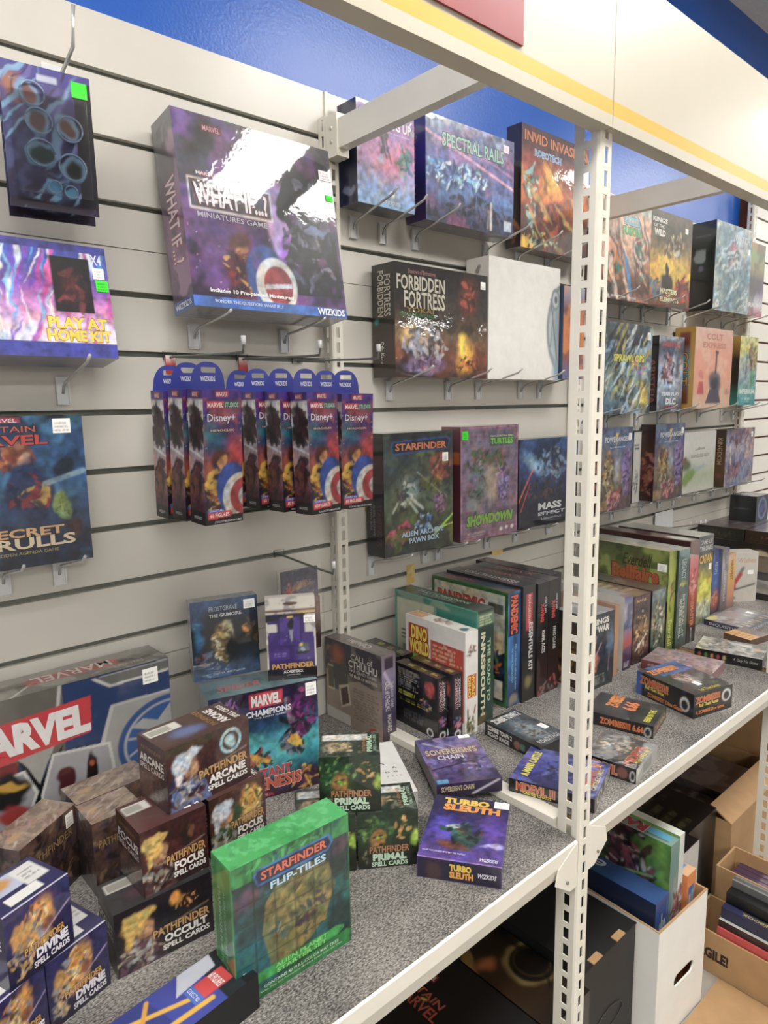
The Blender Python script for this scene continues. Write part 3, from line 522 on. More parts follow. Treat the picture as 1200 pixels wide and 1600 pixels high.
# ---- wall, left bay
box('whatif', 'windowed_game_box', '#3a3040', {
 'F': [('g', ['#241a34', '#3a2450', '#3b2a4c', '#4a4656', '#4f4e58']), ('n', '#7a4a98', 3, .5, .7), ('n', '#2a2038', 5, .55, .6), ('s', ['#e8c8ff', '#f09ad0'], 60, .004),
       ('b', .16, .86, .14, .10, '#3a363e', .4, 50), ('b', .28, .42, .16, .12, '#55306e', .8), ('b', .62, .42, .13, .35, '#b79ad6', .2, 12), ('b', .66, .30, .12, .16, '#9a4fc0', .4), ('b', .62, .16, .14, .14, '#7a3aa0', .5),
       ('p', [(.62, .11), (.60, .30), (.66, .45), (.58, .62), (.66, .80), (.80, .93), (.97, .90), (.985, .12)], '#1d1d26'), ('c', .78, .45, .18, .34, ['#2c2c38', '#14141c', '#4a4a5c', '#73738c', '#24242e'], 160, .035), ('d', .95, .62, .955, .12, .006, '#08080c'), ('b', .60, .6, .05, .09, '#22202a', .2),
       ('b', .31, .32, .075, .10, '#5a2a24', .2), ('b', .32, .30, .045, .06, '#c07a4a', .25), ('b', .30, .18, .12, .13, '#5a1a2a', .3), ('c', .3, .2, .1, .14, ['#7c1d26', '#2a1a2e', '#d0a040', '#181428'], 40, .03),
       ('b', .46, .20, .13, .17, '#2c4f94', .1), ('b', .52, .15, .135, .155, '#d4d2cf', .04), ('b', .53, .15, .095, .11, '#9c2c34', .04), ('p', [(.44, .15), (.62, .17), (.62, .145), (.44, .125)], '#c9c6cc'),
       ('n', '#7c3f86', 6, .6, .4), ('f', 0, 0, 1, .055, '#2d62b4'), ('f', .16, .91, .28, .955, '#5a2a3a'), ('f', .12, .68, .22, .70, '#b33a48'), ('f', .90, .70, .94, .76, '#6b3b86'),
       ('f', .045, .50, .545, .665, '#e9e5ea', 0.75), ('f', .055, .512, .535, .653, '#4d4452'),
       T('MARVEL', .22, .933, .10, .028, '#d79aa4'), T('MARVEL STUDIOS', .23, .69, .26, .018, '#e8e2e8'), T('WHAT IF...?', .295, .583, .44, .115, '#f0eef2', {'out': '#8d2f3c', 'b': .03}), T('MINIATURES GAME', .29, .475, .42, .028, '#c9c4d2'),
       T('Includes 10 Pre-painted Miniatures!', .36, .085, .52, .028, '#ffffff', {'b': .03}), T('PONDER THE QUESTION, WHAT IF...?', .33, .030, .42, .020, '#dfe9fb'), T('WIZKIDS', .88, .028, .20, .040, '#ffffff', {'b': .03})],
 'L': [('g', ['#4d4150', '#7a5a78', '#8d5f86', '#6a5c70', '#5a5a60', '#6c6c70']), ('n', '#b48cae', 5, .5, .6), ('n', '#403844', 8, .55, .6), ('f', 0, 0, 1, .06, '#3a62a8'), T('WHAT IF...?', .55, .46, .44, .5, '#e7d8e0', {'rot': -90, 'out': '#a52b3c'}), T('WIZKIDS', .5, .03, .8, .03, '#ffffff')],
 'D': [('B', '#8d8a90'), ('l', .05, .1, .95, .9, 8, '#5a5660', .5)]}, 'large purple windowed miniatures box above the booster packs',
 [('F', .965, .71, .018, .012, GR), ('F', .95, .84, .03, .02, '#ece6ea')])
box('playhome', 'dice_kit_box', '#2c2f92', {
 'F': [('g', ['#f4e9f2', '#f0d8ea', '#d990cc', '#8a4cc0', '#3b57c8', '#2c2f92']), ('z', ['#e84aa8', '#f7f0fa', '#4aa8f0', '#c23aa0', '#8ad4fa', '#6c3ac8', '#ffffff'], 90, 1.35), ('f', 0, 0, 1, .13, '#3038a0'), ('f', 0, .93, 1, 1, '#2c2f92'),
       ('f', .735, .40, .915, .88, '#140f14'), ('b', .82, .6, .06, .14, '#4a1a20', .7), ('c', .82, .6, .06, .16, ['#5a1c22', '#2a2024', '#7a2a30'], 20, .05), ('p', [(.12, .3), (.3, .2), (.25, .42), (.1, .5)], '#a0302c'),
       T('PLAY AT', .83, .30, .27, .10, '#f4e02a', {'out': '#8c1c24', 'b': .04}), T('HOME KIT', .83, .19, .29, .10, '#f4e02a', {'out': '#c2281c', 'b': .04}), T('X4', .95, .88, .05, .09, '#f0f0f8')],
 'D': [('B', '#4a4870')]}, 'pink and blue dice kit box with black window under the blister card', [('F', .955, .76, .018, .018, ST), ('F', .965, .65, .020, .018, GR)])
box('skrulls', 'comic_cover_game_box', '#1b2c48', {
 'F': [('g', ['#141c30', '#22304e', '#2a4a70', '#2f6a9c', '#27507c', '#151a26']), ('n', '#4a90c0', 3, .5, .5), ('n', '#142040', 5, .52, .6), ('b', .58, .72, .10, .06, '#8a4a34', .3), ('c', .5, .72, .2, .08, ['#a8623c', '#c98a58', '#7a3a28'], 30, .04), ('b', .60, .70, .045, .045, '#c89a80', .3),
       ('b', .62, .50, .16, .20, '#22345e', .2), ('c', .62, .52, .12, .14, ['#8c2832', '#20386a', '#b89a4a', '#16284c'], 40, .04), ('b', .82, .40, .09, .08, '#7c9a5a', .2), ('c', .82, .4, .07, .06, ['#3a4a2a', '#a0b878', '#586c3c'], 20, .02), ('b', .85, .64, .08, .08, '#182a40', .3), ('c', .2, .45, .18, .25, ['#1a3a50', '#2a6a7a', '#3a2030', '#1a2a3a'], 60, .06),
       ('b', .88, .24, .08, .10, '#3a2c30', .4), ('d', .72, .55, .98, .62, .03, '#8aa4b4'),
       ('f', .36, .955, .60, .99, '#b0384c'), T('MARVEL', .48, .972, .2, .024, '#f0e0e2'), T('CAPTAIN', .49, .915, .40, .040, '#c0564a', {'out': '#2a1418'}), T('MARVEL', .45, .845, .62, .065, '#c8362e', {'out': '#2a1014', 'b': .03}),
       T('SECRET', .57, .235, .50, .06, '#e0b07a', {'out': '#2c1c20', 'b': .03}), T('SKRULLS', .53, .165, .72, .075, '#e8d6b4', {'out': '#3a2426', 'b': .03}), T('A HIDDEN AGENDA GAME', .55, .10, .44, .02, '#b0a060')]},
 'dark blue comic cover box with tan lettering at the left edge, below the dice kit', [('F', .86, .93, .028, .024, ST)])
# blister card
x, y, z, w, d, h, rz, tx = POSES['blister']
r = empty('blister_pack', (x, y, z), rz); tag(r, 'token blister card with round rings hanging at the top left, front one', 'blister pack')
def blister(r, dy=0, w=w, h=h):
    M = Mesh()
    panel(M, (-w/2, 0, 0), (w, 0, 0), (0, 0, h), [('g', ['#1a1838', '#221f55', '#2a2660', '#4a3a86', '#3c2f96']), ('n', '#5c6a9c', 4, .5, .5), ('b', .15, .83, .12, .09, '#b06a4a', .6), ('z', ['#6a5ab0', '#8ac0e8', '#2a1a40'], 30, .9),
       ('b', .33, .80, .13, .085, '#8ab4d8', .12), ('b', .33, .80, .095, .06, '#8a4a46', .3), ('f', .80, .05, 1, .95, '#15101c'), ('b', .5, .03, .6, .06, '#201028', .4),
       ('b', .38, .62, .15, .09, '#8ab4d8', .12), ('b', .38, .62, .11, .065, '#5a3a44', .3), ('b', .72, .60, .15, .09, '#8ab4d8', .12), ('b', .72, .60, .11, .065, '#7a4a38', .3),
       ('b', .38, .40, .16, .095, '#8ab4d8', .12), ('b', .38, .40, .115, .07, '#123a34', .3), ('b', .72, .33, .16, .095, '#8ab4d8', .12), ('b', .72, .33, .115, .07, '#182418', .3), ('b', .5, .17, .07, .04, '#3aa0d8', .2), ('b', .68, .15, .07, .04, '#5ab4e0', .2), ('f', .40, .90, .62, .945, '#c8cce4')], GLOSS, 41, 1.2)
    M.box(-w/2, w/2, .0004, .003, 0, h, '#241c3a', GLOSS); M.build('printed_card', parent=r, loc=(0, dy, 0))
    if dy == 0:
        M = Mesh()
        for cx, cz, rr in ((.33, .80, .0165), (.38, .62, .018), (.72, .60, .018), (.38, .40, .019), (.72, .33, .019), (.5, .17, .009), (.68, .15, .009)):
            P = [((cx-.5)*w+rr*math.cos(a*.314)*1.02, -.004, cz*h+rr*math.sin(a*.314)) for a in range(21)]; M.tube(P, .0014, '#8fb4d8', WRAP, 6)
        M.build('token_ring_set', parent=r)['label'] = 'pale blue round token rings'
        M = Mesh(); M.prism([(-w*.42, .02), (w*.42, .02), (w*.42, h*.86), (-w*.42, h*.86)], 'y', -.012, -.0113, m=CLEAR); M.build('clear_blister', parent=r)
        M = Mesh(); M.box(w*.28, w*.46, -.0015, -.0006, h*.84, h*.95, GR, PAPER); M.build('price_sticker', parent=r)['label'] = 'bright green price sticker'
blister(r)
r2 = empty('blister_pack', (x+.006, y+.035, z-.006), rz); tag(r2, 'dark token blister card hanging directly behind the front one at the top left', 'blister pack'); blister(r2, .001)

# ---- wall, middle bay top row
box('bug', 'insect_game_box', '#20244e', {
 'F': [('g', ['#8fb8de', '#9aa8d8', '#c084b4', '#b07ab0', '#7f5f98']), ('b', .55, .45, .25, .2, '#c87a9c', .9), ('c', .45, .66, .13, .13, ['#3c3c4c', '#6a5a70', '#2c3440'], 22, .05), ('d', .4, .72, .5, .5, .012, '#3c3848'), ('d', .48, .7, .58, .46, .010, '#45405a'), ('c', .82, .52, .13, .16, ['#4a8a8a', '#3a6c74', '#76b0a8'], 26, .045), ('d', .78, .64, .9, .4, .01, '#2f5c64'), ('n', '#b8d4ec', 5, .62, .5), ('b', .60, .14, .05, .035, '#e6eef8', .2),
       T('BUG UP', .72, .845, .44, .10, '#eef0f6', {'b': .03}), T('a game about insects', .68, .76, .46, .022, '#d8dcf0'), T('BIOGUSS', .60, .06, .26, .035, '#dfe8f4')],
 'L': [('g', ['#1c2048', '#20264e', '#1a1e40']), T('UP', .5, .60, .16, .5, '#e8e8f0', {'rot': -90}), ('b', .5, .14, .3, .05, '#8088a8', .3)],
 'T': [('B', '#c8cede')], 'D': [('B', '#4c4a56')]}, 'pink and blue insect box partly behind the left crossbar')
box('spectral', 'city_game_box', '#2a2468', {
 'F': [('g', ['#2c3048', '#3a4a78', '#5c80b8', '#6a74b8', '#9a80b8', '#8a8cb0', '#b8c4d4']), ('n', '#a85a8c', 2, .52, .5), ('n', '#38508c', 5, .5, .7), ('c', .35, .5, .35, .14, ['#a8dcf4', '#5a98d0', '#2a4880', '#e8f4fc', '#284070'], 190, .035), ('c', .6, .2, .4, .14, ['#1c2036', '#3a3c58', '#12141e', '#5a5470'], 90, .05), ('d', 0, .84, 1, .50, .02, '#e8b0c8'), ('d', .2, .88, 1, .62, .02, '#b088b8'),
       ('p', [(.0, .05), (.03, .2), (.06, .05), (.1, .16), (.15, .04)], '#202438'), ('d', .72, .05, .72, .3, .03, '#cfc4b8'), ('d', .68, .05, .69, .22, .02, '#8a8478'), ('f', .88, .06, .97, .16, '#c8ccd8'),
       T('SPECTRAL RAILS', .52, .80, .70, .13, '#a8d8c0', {'out': '#28404c', 'b': .02})],
 'L': [('g', ['#3a2450', '#1c1a5c', '#2a2090', '#3a2878']), T('SPECTRAL RAILS', .3, .5, .8, .4, '#b05a8c', {'rot': -90})],
 'T': [('B', '#cfd6e2')], 'D': [('B', '#6a6870'), ('l', .05, .1, .95, .9, 6, '#8a7a9a', .6)]}, 'purple and blue city landscape box right of the insect box', [('F', .90, .90, .022, .018, '#e8d8e0')])
box('invid', 'battle_game_box', '#2c1e28', {
 'F': [('g', ['#3c241c', '#4a2c24', '#7a3a20', '#e07a2a', '#a8482a', '#5a3038', '#3a2638']), ('b', .42, .60, .16, .12, '#f4b83a', .9), ('n', '#7c2c1c', 5, .5, .6), ('c', .14, .45, .10, .25, ['#3a6a6a', '#8ac0b8', '#284a4c', '#c8dcd4', '#6a3a2c'], 70, .045), ('c', .42, .30, .22, .14, ['#7a241c', '#2a1a1c', '#b84a2c', '#4a2018'], 70, .05), ('z', ['#6a7a5a', '#c8a050', '#8a3a28'], 20, 2.4), ('c', .3, .08, .25, .07, ['#e0b040', '#2a2a24', '#b0c4a8'], 40, .03), ('p', [(0, 0), (.1, 0), (.12, .08), (.02, .1)], '#d8b040'),
       T('INVID INVASION', .50, .915, .92, .085, '#e0824a', {'out': '#2a1a24', 'b': .02}), T('ROBOTECH', .37, .80, .38, .055, '#5aa0dc', {'out': '#d8e8f4'})],
 'L': [('g', ['#1c1414', '#2c1a18', '#241c28', '#2e2440']), ('c', .5, .15, .3, .1, ['#6a3018', '#a86a28'], 20, .04)], 'D': [('B', '#6a5a50'), ('z', ['#e8e0d8', '#c04030', '#3a2a24'], 30, .4)]},
 'dark box with orange battle scene in the top row left of the front post')
box('fortress', 'fantasy_game_box', '#1e1a18', {
 'F': [('g', ['#5a2c20', '#7a4228', '#6c543c', '#3c3028', '#2a2320', '#221c1a']), ('n', '#181412', 3, .5, .7), ('b', .20, .38, .18, .1, '#d8b878', .7), ('c', .3, .30, .22, .18, ['#9a9aa8', '#6a6878', '#c8c4c8', '#3c3a48', '#b8b0b8'], 120, .045), ('b', .28, .12, .22, .09, '#7a6488', .3), ('c', .28, .12, .2, .08, ['#8a6a90', '#b89ab8', '#4a3450'], 40, .04), ('b', .78, .76, .10, .2, '#6a2a1c', .8), ('c', .78, .78, .07, .14, ['#a8482a', '#5a2018', '#2a1410'], 30, .04),
       ('b', .74, .22, .10, .18, '#f0a828', .5), ('b', .72, .30, .05, .13, '#ffd84a', .5), ('c', .76, .14, .16, .08, ['#4a2014', '#c05a1c', '#2a1a18'], 40, .03), ('f', 0, .62, .47, .66, '#3a3020', .0),
       T('Shadows of Brimstone', .27, .935, .28, .04, '#b07a7a'), T('FORBIDDEN', .265, .835, .49, .13, '#d8d0bc', {'out': '#16120f', 'b': .02}), T('FORTRESS', .30, .69, .42, .15, '#d8d0bc', {'out': '#16120f', 'b': .02}), T('YOKAI', .25, .60, .28, .045, '#a88a3c'), T('DELUXE ENEMY PACK', .23, .555, .36, .03, '#4a8a4a'), T('Odo Kuro', .22, .505, .2, .05, '#ece6dc')],
 'L': [('g', ['#2a1c16', '#3a2820', '#1c1816', '#181514']), T('FORBIDDEN', .38, .74, .40, .26, '#c8c0ac', {'rot': -90}), T('FORTRESS', .68, .72, .36, .28, '#c8c0ac', {'rot': -90}), T('Odo Kuro', .45, .22, .2, .14, '#d8d0c4', {'rot': -90}), ('b', .25, .5, .1, .04, '#2a8a8a', .5)],
 'T': [('B', '#1c1a18')]}, 'dark fortress box with pale old lettering and a silver figure', [('F', .945, .90, .018, .018, ST)], cat='game box')
box('whitebox', 'white_game_box', '#f0ece6', {
 'F': [('B', '#f0ece6'), ('b', 1.12, .46, .32, .44, '#8f999c', .06), ('b', 1.14, .46, .30, .41, '#c6ccd0', .06), ('b', 1.0, .44, .13, .30, '#9da8ae', .6), ('d', .86, .72, .98, .16, .01, '#6a7880'), ('d', .92, .8, .87, .3, .008, '#7e8a90'), ('b', .93, .72, .065, .10, '#8a959a', .08), ('b', .935, .72, .045, .07, '#c4c9cc', .08), ('b', .94, .72, .022, .035, '#5c6468', .1), ('b', 1.0, .05, .12, .14, '#8ab0c4', .6), ('d', .84, .3, 1, .1, .008, '#9aa6ac')],
 'L': [('B', '#ebe6de'), ('b', .5, .90, .12, .022, '#8f8a84', .2)], 'T': [('B', '#e4ddd2')]}, 'plain white box with a grey machine at its right edge', finish=GLOSS)
box('thinred', 'narrow_game_box', '#3a4a6a', {'F': [('g', ['#5a6a9c', '#8a4a3c', '#c86a2c', '#7a3a44', '#b0b4c8']), ('n', '#e08a3a', 4, .5, .6)]}, 'narrow orange box showing between the white box and the front post')
box('pawn', 'creature_game_box', '#1a191c', {
 'F': [('g', ['#2a2a28', '#4a4a34', '#5a6a4a', '#3c4c4a', '#3a4450', '#26272e']), ('n', '#4a5a44', 4, .5, .6), ('n', '#1e2428', 4, .52, .6), ('b', .80, .72, .14, .1, '#b85a3c', .6), ('c', .80, .70, .13, .08, ['#d8784c', '#8a3a2c', '#3c2a24'], 40, .03), ('b', .36, .52, .14, .10, '#9aa8a0', .6), ('c', .35, .48, .12, .12, ['#c8ccc4', '#8a988c', '#e0e4dc', '#4c5c54'], 46, .03), ('d', .38, .46, .55, .36, .02, '#c8ccc4'), ('d', .2, .45, .12, .36, .014, '#b8c0b4'), ('d', .32, .46, .5, .30, .018, '#b4bcb0'), ('d', .45, .68, .80, .48, .008, '#8a9490'),
       ('c', .22, .18, .16, .08, ['#a82c4a', '#5a1c34', '#c8486a', '#2a141c'], 60, .035), ('c', .8, .38, .10, .10, ['#8a5a8c', '#5c3a68', '#b88ab0'], 34, .03), ('c', .55, .25, .14, .08, ['#6ab0d8', '#3a6cc0', '#c8e0f0', '#2a2c5c'], 40, .03), ('n', '#7a8a2c', 6, .58, .5), ('d', .70, .12, 1.0, .28, .012, '#a8e02c'), ('d', .68, .16, 1.0, .20, .008, '#d8f04a'), ('c', .55, .5, .4, .3, ['#2a3a34', '#60684a', '#3c2e3c'], 70, .03),
       ('p', [(.10, .89), (.13, .82), (.93, .845), (.96, .93), (.90, .955), (.12, .93)], '#1f4a86'), ('p', [(.12, .885), (.14, .835), (.92, .855), (.94, .925), (.89, .94), (.14, .92)], '#1a2034'),
       T('STARFINDER', .53, .885, .74, .058, '#d8783c', {'out': '#3a1a18', 'b': .03}), T('ALIEN ARCHIVE', .54, .165, .62, .045, '#bfe0f8', {'b': .03, 'out': '#1c3a5c'}), T('PAWN BOX', .56, .105, .44, .045, '#bfe0f8', {'b': .03, 'out': '#1c3a5c'})],
 'L': [('B', '#1c1b1e'), ('f', 0, .6, 1, .82, '#3c2024'), T('STARFINDER', .72, .26, .34, .26, '#5a3038', {'rot': -90}), T('ALIEN ARCHIVE', .42, .30, .26, .12, '#8c8c92', {'rot': -90}), T('PAWN BOX', .25, .31, .2, .12, '#8c8c92', {'rot': -90})]}, 'dark creature box with blue and orange title banner, lowest row beside the rightmost booster pack', [('F', .88, .78, .020, .022, ST)])
box('turtles', 'graffiti_game_box', '#8a5a6a', {
 'F': [('g', ['#8a6478', '#7c6484', '#7c7090', '#787088', '#6a647c']), ('k', 14, 26, '#a07a8a', .5), ('n', '#8a7c8c', 3, .5, .5), ('c', .45, .68, .34, .12, ['#4a7a44', '#2c4a34', '#6a5a6c', '#3c6040', '#8a5a4c'], 120, .035), ('c', .72, .50, .14, .16, ['#6a4a94', '#8c6cb0', '#46346c', '#b09ac8'], 90, .03), ('c', .3, .45, .16, .22, ['#4c6c4c', '#7c8c7c', '#34503c', '#8c8494'], 90, .03), ('b', .5, .48, .12, .2, '#a89c94', .6), ('b', .22, .32, .14, .07, '#8a9094', .4), ('x', .022, '#b07a90'), ('x', .006, '#8a5a70'),
       ('f', .48, .82, .90, .93, '#4a5a4c', .5), T('TEENAGE MUTANT NINJA', .70, .905, .42, .02, '#e8f0e4'), T('TURTLES', .70, .862, .40, .055, '#7ae02c', {'out': '#224414', 'b': .03}), T('SHOWDOWN', .5, .175, .80, .10, '#8cc83c', {'out': '#2c3a28', 'b': .05, 'sl': .15}), ('l', .12, .04, .5, .08, 3, '#e0d0dc'), ('b', .70, .06, .03, .018, '#e8dce8', .1), ('b', .80, .065, .03, .018, '#e8dce8', .1), ('b', .90, .065, .03, .018, '#e8dce8', .1)],
 'L': [('g', ['#6a3c4c', '#743a48', '#5c2c38', '#8a5a66']), ('f', .5, .68, .95, .78, '#c86a2c')], 'T': [('B', '#b49aa0')]}, 'pink brick graffiti box in the lowest row beside the creature box', [('F', .07, .925, .022, .022, GR)])
box('puzzle', 'space_puzzle_box', '#1c2444', {
 'F': [('g', ['#141624', '#1a2440', '#22386c', '#2c4c8c', '#3a5a8c']), ('n', '#10142a', 4, .5, .6), ('b', .25, .72, .2, .08, '#9ac8ec', .9, -30), ('c', .6, .7, .3, .18, ['#5a6c8c', '#8aa8c8', '#283450', '#3c2c3c'], 90, .05), ('c', .45, .4, .3, .14, ['#20202c', '#3a3440', '#5c4a50'], 60, .05), ('d', .0, .3, .22, .65, .012, '#e0683c'), ('d', .04, .2, .18, .5, .008, '#c83c2c'),
       T('MASS', .52, .22, .40, .085, '#f0f2f6', {'b': .04}), T('EFFECT', .55, .135, .46, .04, '#e0e4ea', {'b': .03}), T('LEGENDARY PUZZLE', .55, .075, .34, .02, '#b8c0cc')]}, 'dark blue space battle puzzle box in the lowest row, running behind the tall front post')
# ---- wall, right bay
box('razor', 'fusion_game_box', '#7a6a5a', {
 'F': [('g', ['#2c2c28', '#6c4434', '#c08464', '#e0a888', '#d8b49c', '#b8c8b8']), ('n', '#d88a6c', 3, .5, .6), ('c', .22, .3, .16, .2, ['#2a3a3c', '#3c7a5c', '#c87838', '#1c2428'], 70, .05), ('c', .76, .45, .13, .22, ['#2c6a54', '#e8d8c8', '#3c8c7c', '#8a3c34'], 60, .05), ('o', .82, .58, .17, .03, '#e0b8ac'), ('d', .45, .5, .6, .1, .05, '#2c8ac8'), ('d', .3, .7, .45, .55, .03, '#98a0a0'), ('z', ['#e8c0a0', '#5a3a34', '#f0dcc8'], 30, 2.1),
       T('RAZZLE', .58, .80, .32, .08, '#7cc4d8', {'out': '#2c4c5c', 'b': .04}), T('FUSION', .58, .70, .36, .08, '#4cc87a', {'out': '#1c4c38', 'b': .04}), ('l', .12, .03, .9, .055, 1, '#d8d8d8')],
 'T': [('B', '#9ab4a4')]}, 'orange and green fusion fighters box right of the front post, partly behind the crossbar')
box('masters', 'fiery_game_box', '#2a2a20', {
 'F': [('g', ['#5c2018', '#b86a18', '#e8b82c', '#8c7038', '#4c4430', '#5a4c3c']), ('b', .42, .42, .3, .2, '#f4c83a', .9), ('n', '#3a3c20', 3, .52, .8), ('c', .8, .22, .16, .16, ['#8c1c14', '#c83c1c', '#4c1410'], 60, .06), ('b', .42, .25, .16, .12, '#2c2014', .3), ('b', .42, .40, .05, .09, '#241a12', .2), ('c', .5, .68, .3, .12, ['#4a3828', '#8a6c48', '#2c2c20', '#c8a878'], 60, .05), ('c', .15, .2, .14, .1, ['#6c8494', '#3c5c6c'], 30, .05), ('b', .62, .60, .08, .035, '#d8ccb0', .4),
       T('KINGS', .20, .90, .34, .05, '#e8e4dc', {'b': .03}), T('OF THE', .18, .84, .24, .035, '#e8e4dc'), T('WILD', .20, .77, .26, .07, '#f0ece4', {'b': .05, 'out': '#a03c2c'}), T('MASTERS', .46, .17, .42, .055, '#f0ecc0', {'b': .05, 'out': '#4c3014'}), T('OF', .46, .125, .1, .025, '#f0ecc0'), T('ELEMENTS', .48, .08, .46, .05, '#f0ecc0', {'b': .04, 'out': '#4c3014'})],
 'T': [('B', '#a8a490')]}, 'box with a dark horned figure before yellow fire, top row', [('F', .85, .86, .02, .018, ST)])
box('watch', 'pale_game_box', '#22262a', {
 'F': [('g', ['#8ea8b0', '#9ab0b8', '#7c98a0', '#a0b4bc', '#b8c4c8']), ('n', '#5c8088', 3, .5, .7), ('n', '#c8d4d8', 6, .55, .6), ('c', .5, .6, .16, .22, ['#5c6c78', '#8a5a68', '#a8b4bc', '#4a5c64'], 60, .05), ('b', .5, .76, .12, .05, '#b85a6c', .8), ('z', ['#c8d8dc', '#6c8890'], 24, .5), T('WATCH', .72, .86, .42, .08, '#d4dce0'), ('l', .84, .05, .97, .3, 9, '#e0e8ea'), ('o', .12, .08, .035, .01, '#e4ecee'), ('b', .1, .19, .06, .03, '#d8e0e2', .2)],
 'L': [('g', ['#1c1818', '#2a2420', '#242c28', '#1c2420', '#20242a']), ('k', 3, 2, '#0e1010', .4), ('b', .4, .62, .25, .09, '#9aa4a4', .2), ('f', .2, .56, .6, .69, '#8a9494', .7), ('b', .42, .47, .12, .03, '#6c6880', .4), T('OVERWATCH', .45, .84, .6, .025, '#5c6464')],
 'T': [('B', '#c4ccd0')], 'D': [('B', '#6c6c6c')]}, 'black sided box with pale grey cover, top row just before the far panel', [('F', .93, .74, .016, .02, ST)])
box('erium', 'green_pink_game_box', '#8c8c7c', {'F': [('g', ['#c83c6c', '#e8e4ec', '#8a7c9c', '#6c6470', '#a89c6c', '#8cac6c', '#c88c5c']), ('n', '#5c5c4c', 4, .5, .6), T('ERIUM', .5, .15, .8, .06, '#f0f0f0', {'b': .03})]}, 'box with green and pink cover at the top right edge, behind the pale grey one')
box('sprawl', 'street_battle_box', '#16161c', {
 'F': [('g', ['#4a6884', '#6a8494', '#7c8c7c', '#506874', '#2c3440', '#5a6468']), ('n', '#9ab4c8', 6, .55, .8), ('n', '#20282c', 4, .55, .7), ('c', .5, .25, .3, .2, ['#20242c', '#5c7c94', '#c8b83c', '#3c4c54'], 110, .035), ('b', .85, .18, .10, .10, '#e8c83c', .6), ('b', .8, .3, .05, .1, '#d8b02c', .6), ('c', .75, .55, .2, .1, ['#b85a9c', '#5c8c94', '#d8c44a'], 50, .03), ('b', .5, .82, .22, .07, '#3a2c34', .5), ('z', ['#c8d8e0', '#1c2428', '#a8a05a'], 40, .9), T('SPRAWL OPS', .50, .62, .66, .085, '#d8d03c', {'out': '#3c4024', 'b': .03})],
 'L': [('g', ['#2a2418', '#4c4424', '#1c1a1e', '#14141a']), ('c', .5, .35, .4, .25, ['#8a7c2c', '#7c2c4c', '#1c1c20'], 40, .06), T('SPRAWL OPS', .5, .83, .9, .05, '#c8b83c')]}, 'busy street battle box with yellow lettering right of the front post, second row', [('F', .92, .88, .02, .025, '#d8d4d4')])
box('arist', 'red_lettered_box', '#14141c', {
 'F': [('g', ['#3c4450', '#7c8ca0', '#a8b8cc', '#9aa0b4', '#4c5064', '#6c7484']), ('n', '#c8d4e0', 4, .55, .6), ('c', .4, .55, .2, .22, ['#8a4450', '#54303c', '#b88890', '#2c2c38'], 70, .05), ('b', .75, .6, .12, .2, '#5c6478', .6), ('f', .3, .03, .75, .07, '#8c2c44'), T('ARISTEIA', .48, .89, .74, .06, '#c8483c', {'b': .03}), T('TEAM PLAY', .52, .23, .74, .055, '#e4e8ec', {'b': .04}), T('DLC', .54, .13, .4, .09, '#f0f2f4', {'b': .05})],
 'L': [('B', '#15151c'), T('ARISTEIA', .5, .4, .6, .5, '#8c3028', {'rot': -90})]}, 'small pale blue box with red lettering left of the locomotive box')
box('colt', 'locomotive_game_box', '#c89838', {
 'F': [('g', ['#e8c4a4', '#e8a888', '#e89c80', '#e8a48c', '#e4b8a8']), ('n', '#e8c8b0', 4, .56, .5), ('b', .55, .32, .17, .16, '#6c6068', .3), ('b', .55, .30, .10, .10, '#3c3c48', .4), ('d', .56, .46, .57, .68, .035, '#54484c'), ('b', .57, .71, .05, .035, '#54484c', .2), ('p', [(.32, .06), (.74, .06), (.66, .24), (.42, .24)], '#5c5460'), ('p', [(.10, .18), (.28, .18), (.24, .34), (.14, .34)], '#c84c4c'), ('b', .18, .42, .06, .05, '#d87c74', .2), ('b', .88, .22, .06, .05, '#c09088', .5), ('x', .012, '#d8b89c'),
       T('COLT', .50, .895, .44, .08, '#c8846c', {'b': .04}), T('EXPRESS', .50, .79, .62, .07, '#c8846c', {'b': .03})],
 'L': [('g', ['#6c3018', '#8c4820', '#5c8c94', '#7cb0b4', '#8c3c20', '#a0502c']), ('x', .06, '#d8a438'), T('COLT', .45, .50, .4, .5, '#e0a04c', {'rot': -90, 'out': '#4c1c14'})], 'T': [('B', '#d8a848')]}, 'pale pink box with a dark locomotive and yellow sides, second row of the right bay')
box('imperium', 'yellow_teal_game_box', '#c8983c', {
 'F': [('g', ['#3c9c9c', '#6cb0a8', '#98acb0', '#b8bca0', '#d8d078', '#e4dc94']), ('c', .72, .68, .22, .2, ['#6c4c34', '#3c3024', '#b88c5c', '#a89c84'], 70, .05), ('c', .35, .55, .18, .2, ['#8c98a4', '#5c6874', '#c8ccd0'], 50, .05), ('b', .78, .38, .16, .12, '#5ca87c', .4), T('IMPERIUM', .5, .20, .86, .07, '#f0f4f0', {'b': .03}), ('l', .2, .06, .8, .12, 3, '#d8f0f0')],
 'L': [('g', ['#2c8c80', '#241c14', '#1c1814', '#c89c3c'])], 'T': [('B', '#d8b858')]}, 'yellow and teal box at the right end of the second row, just before the upright')
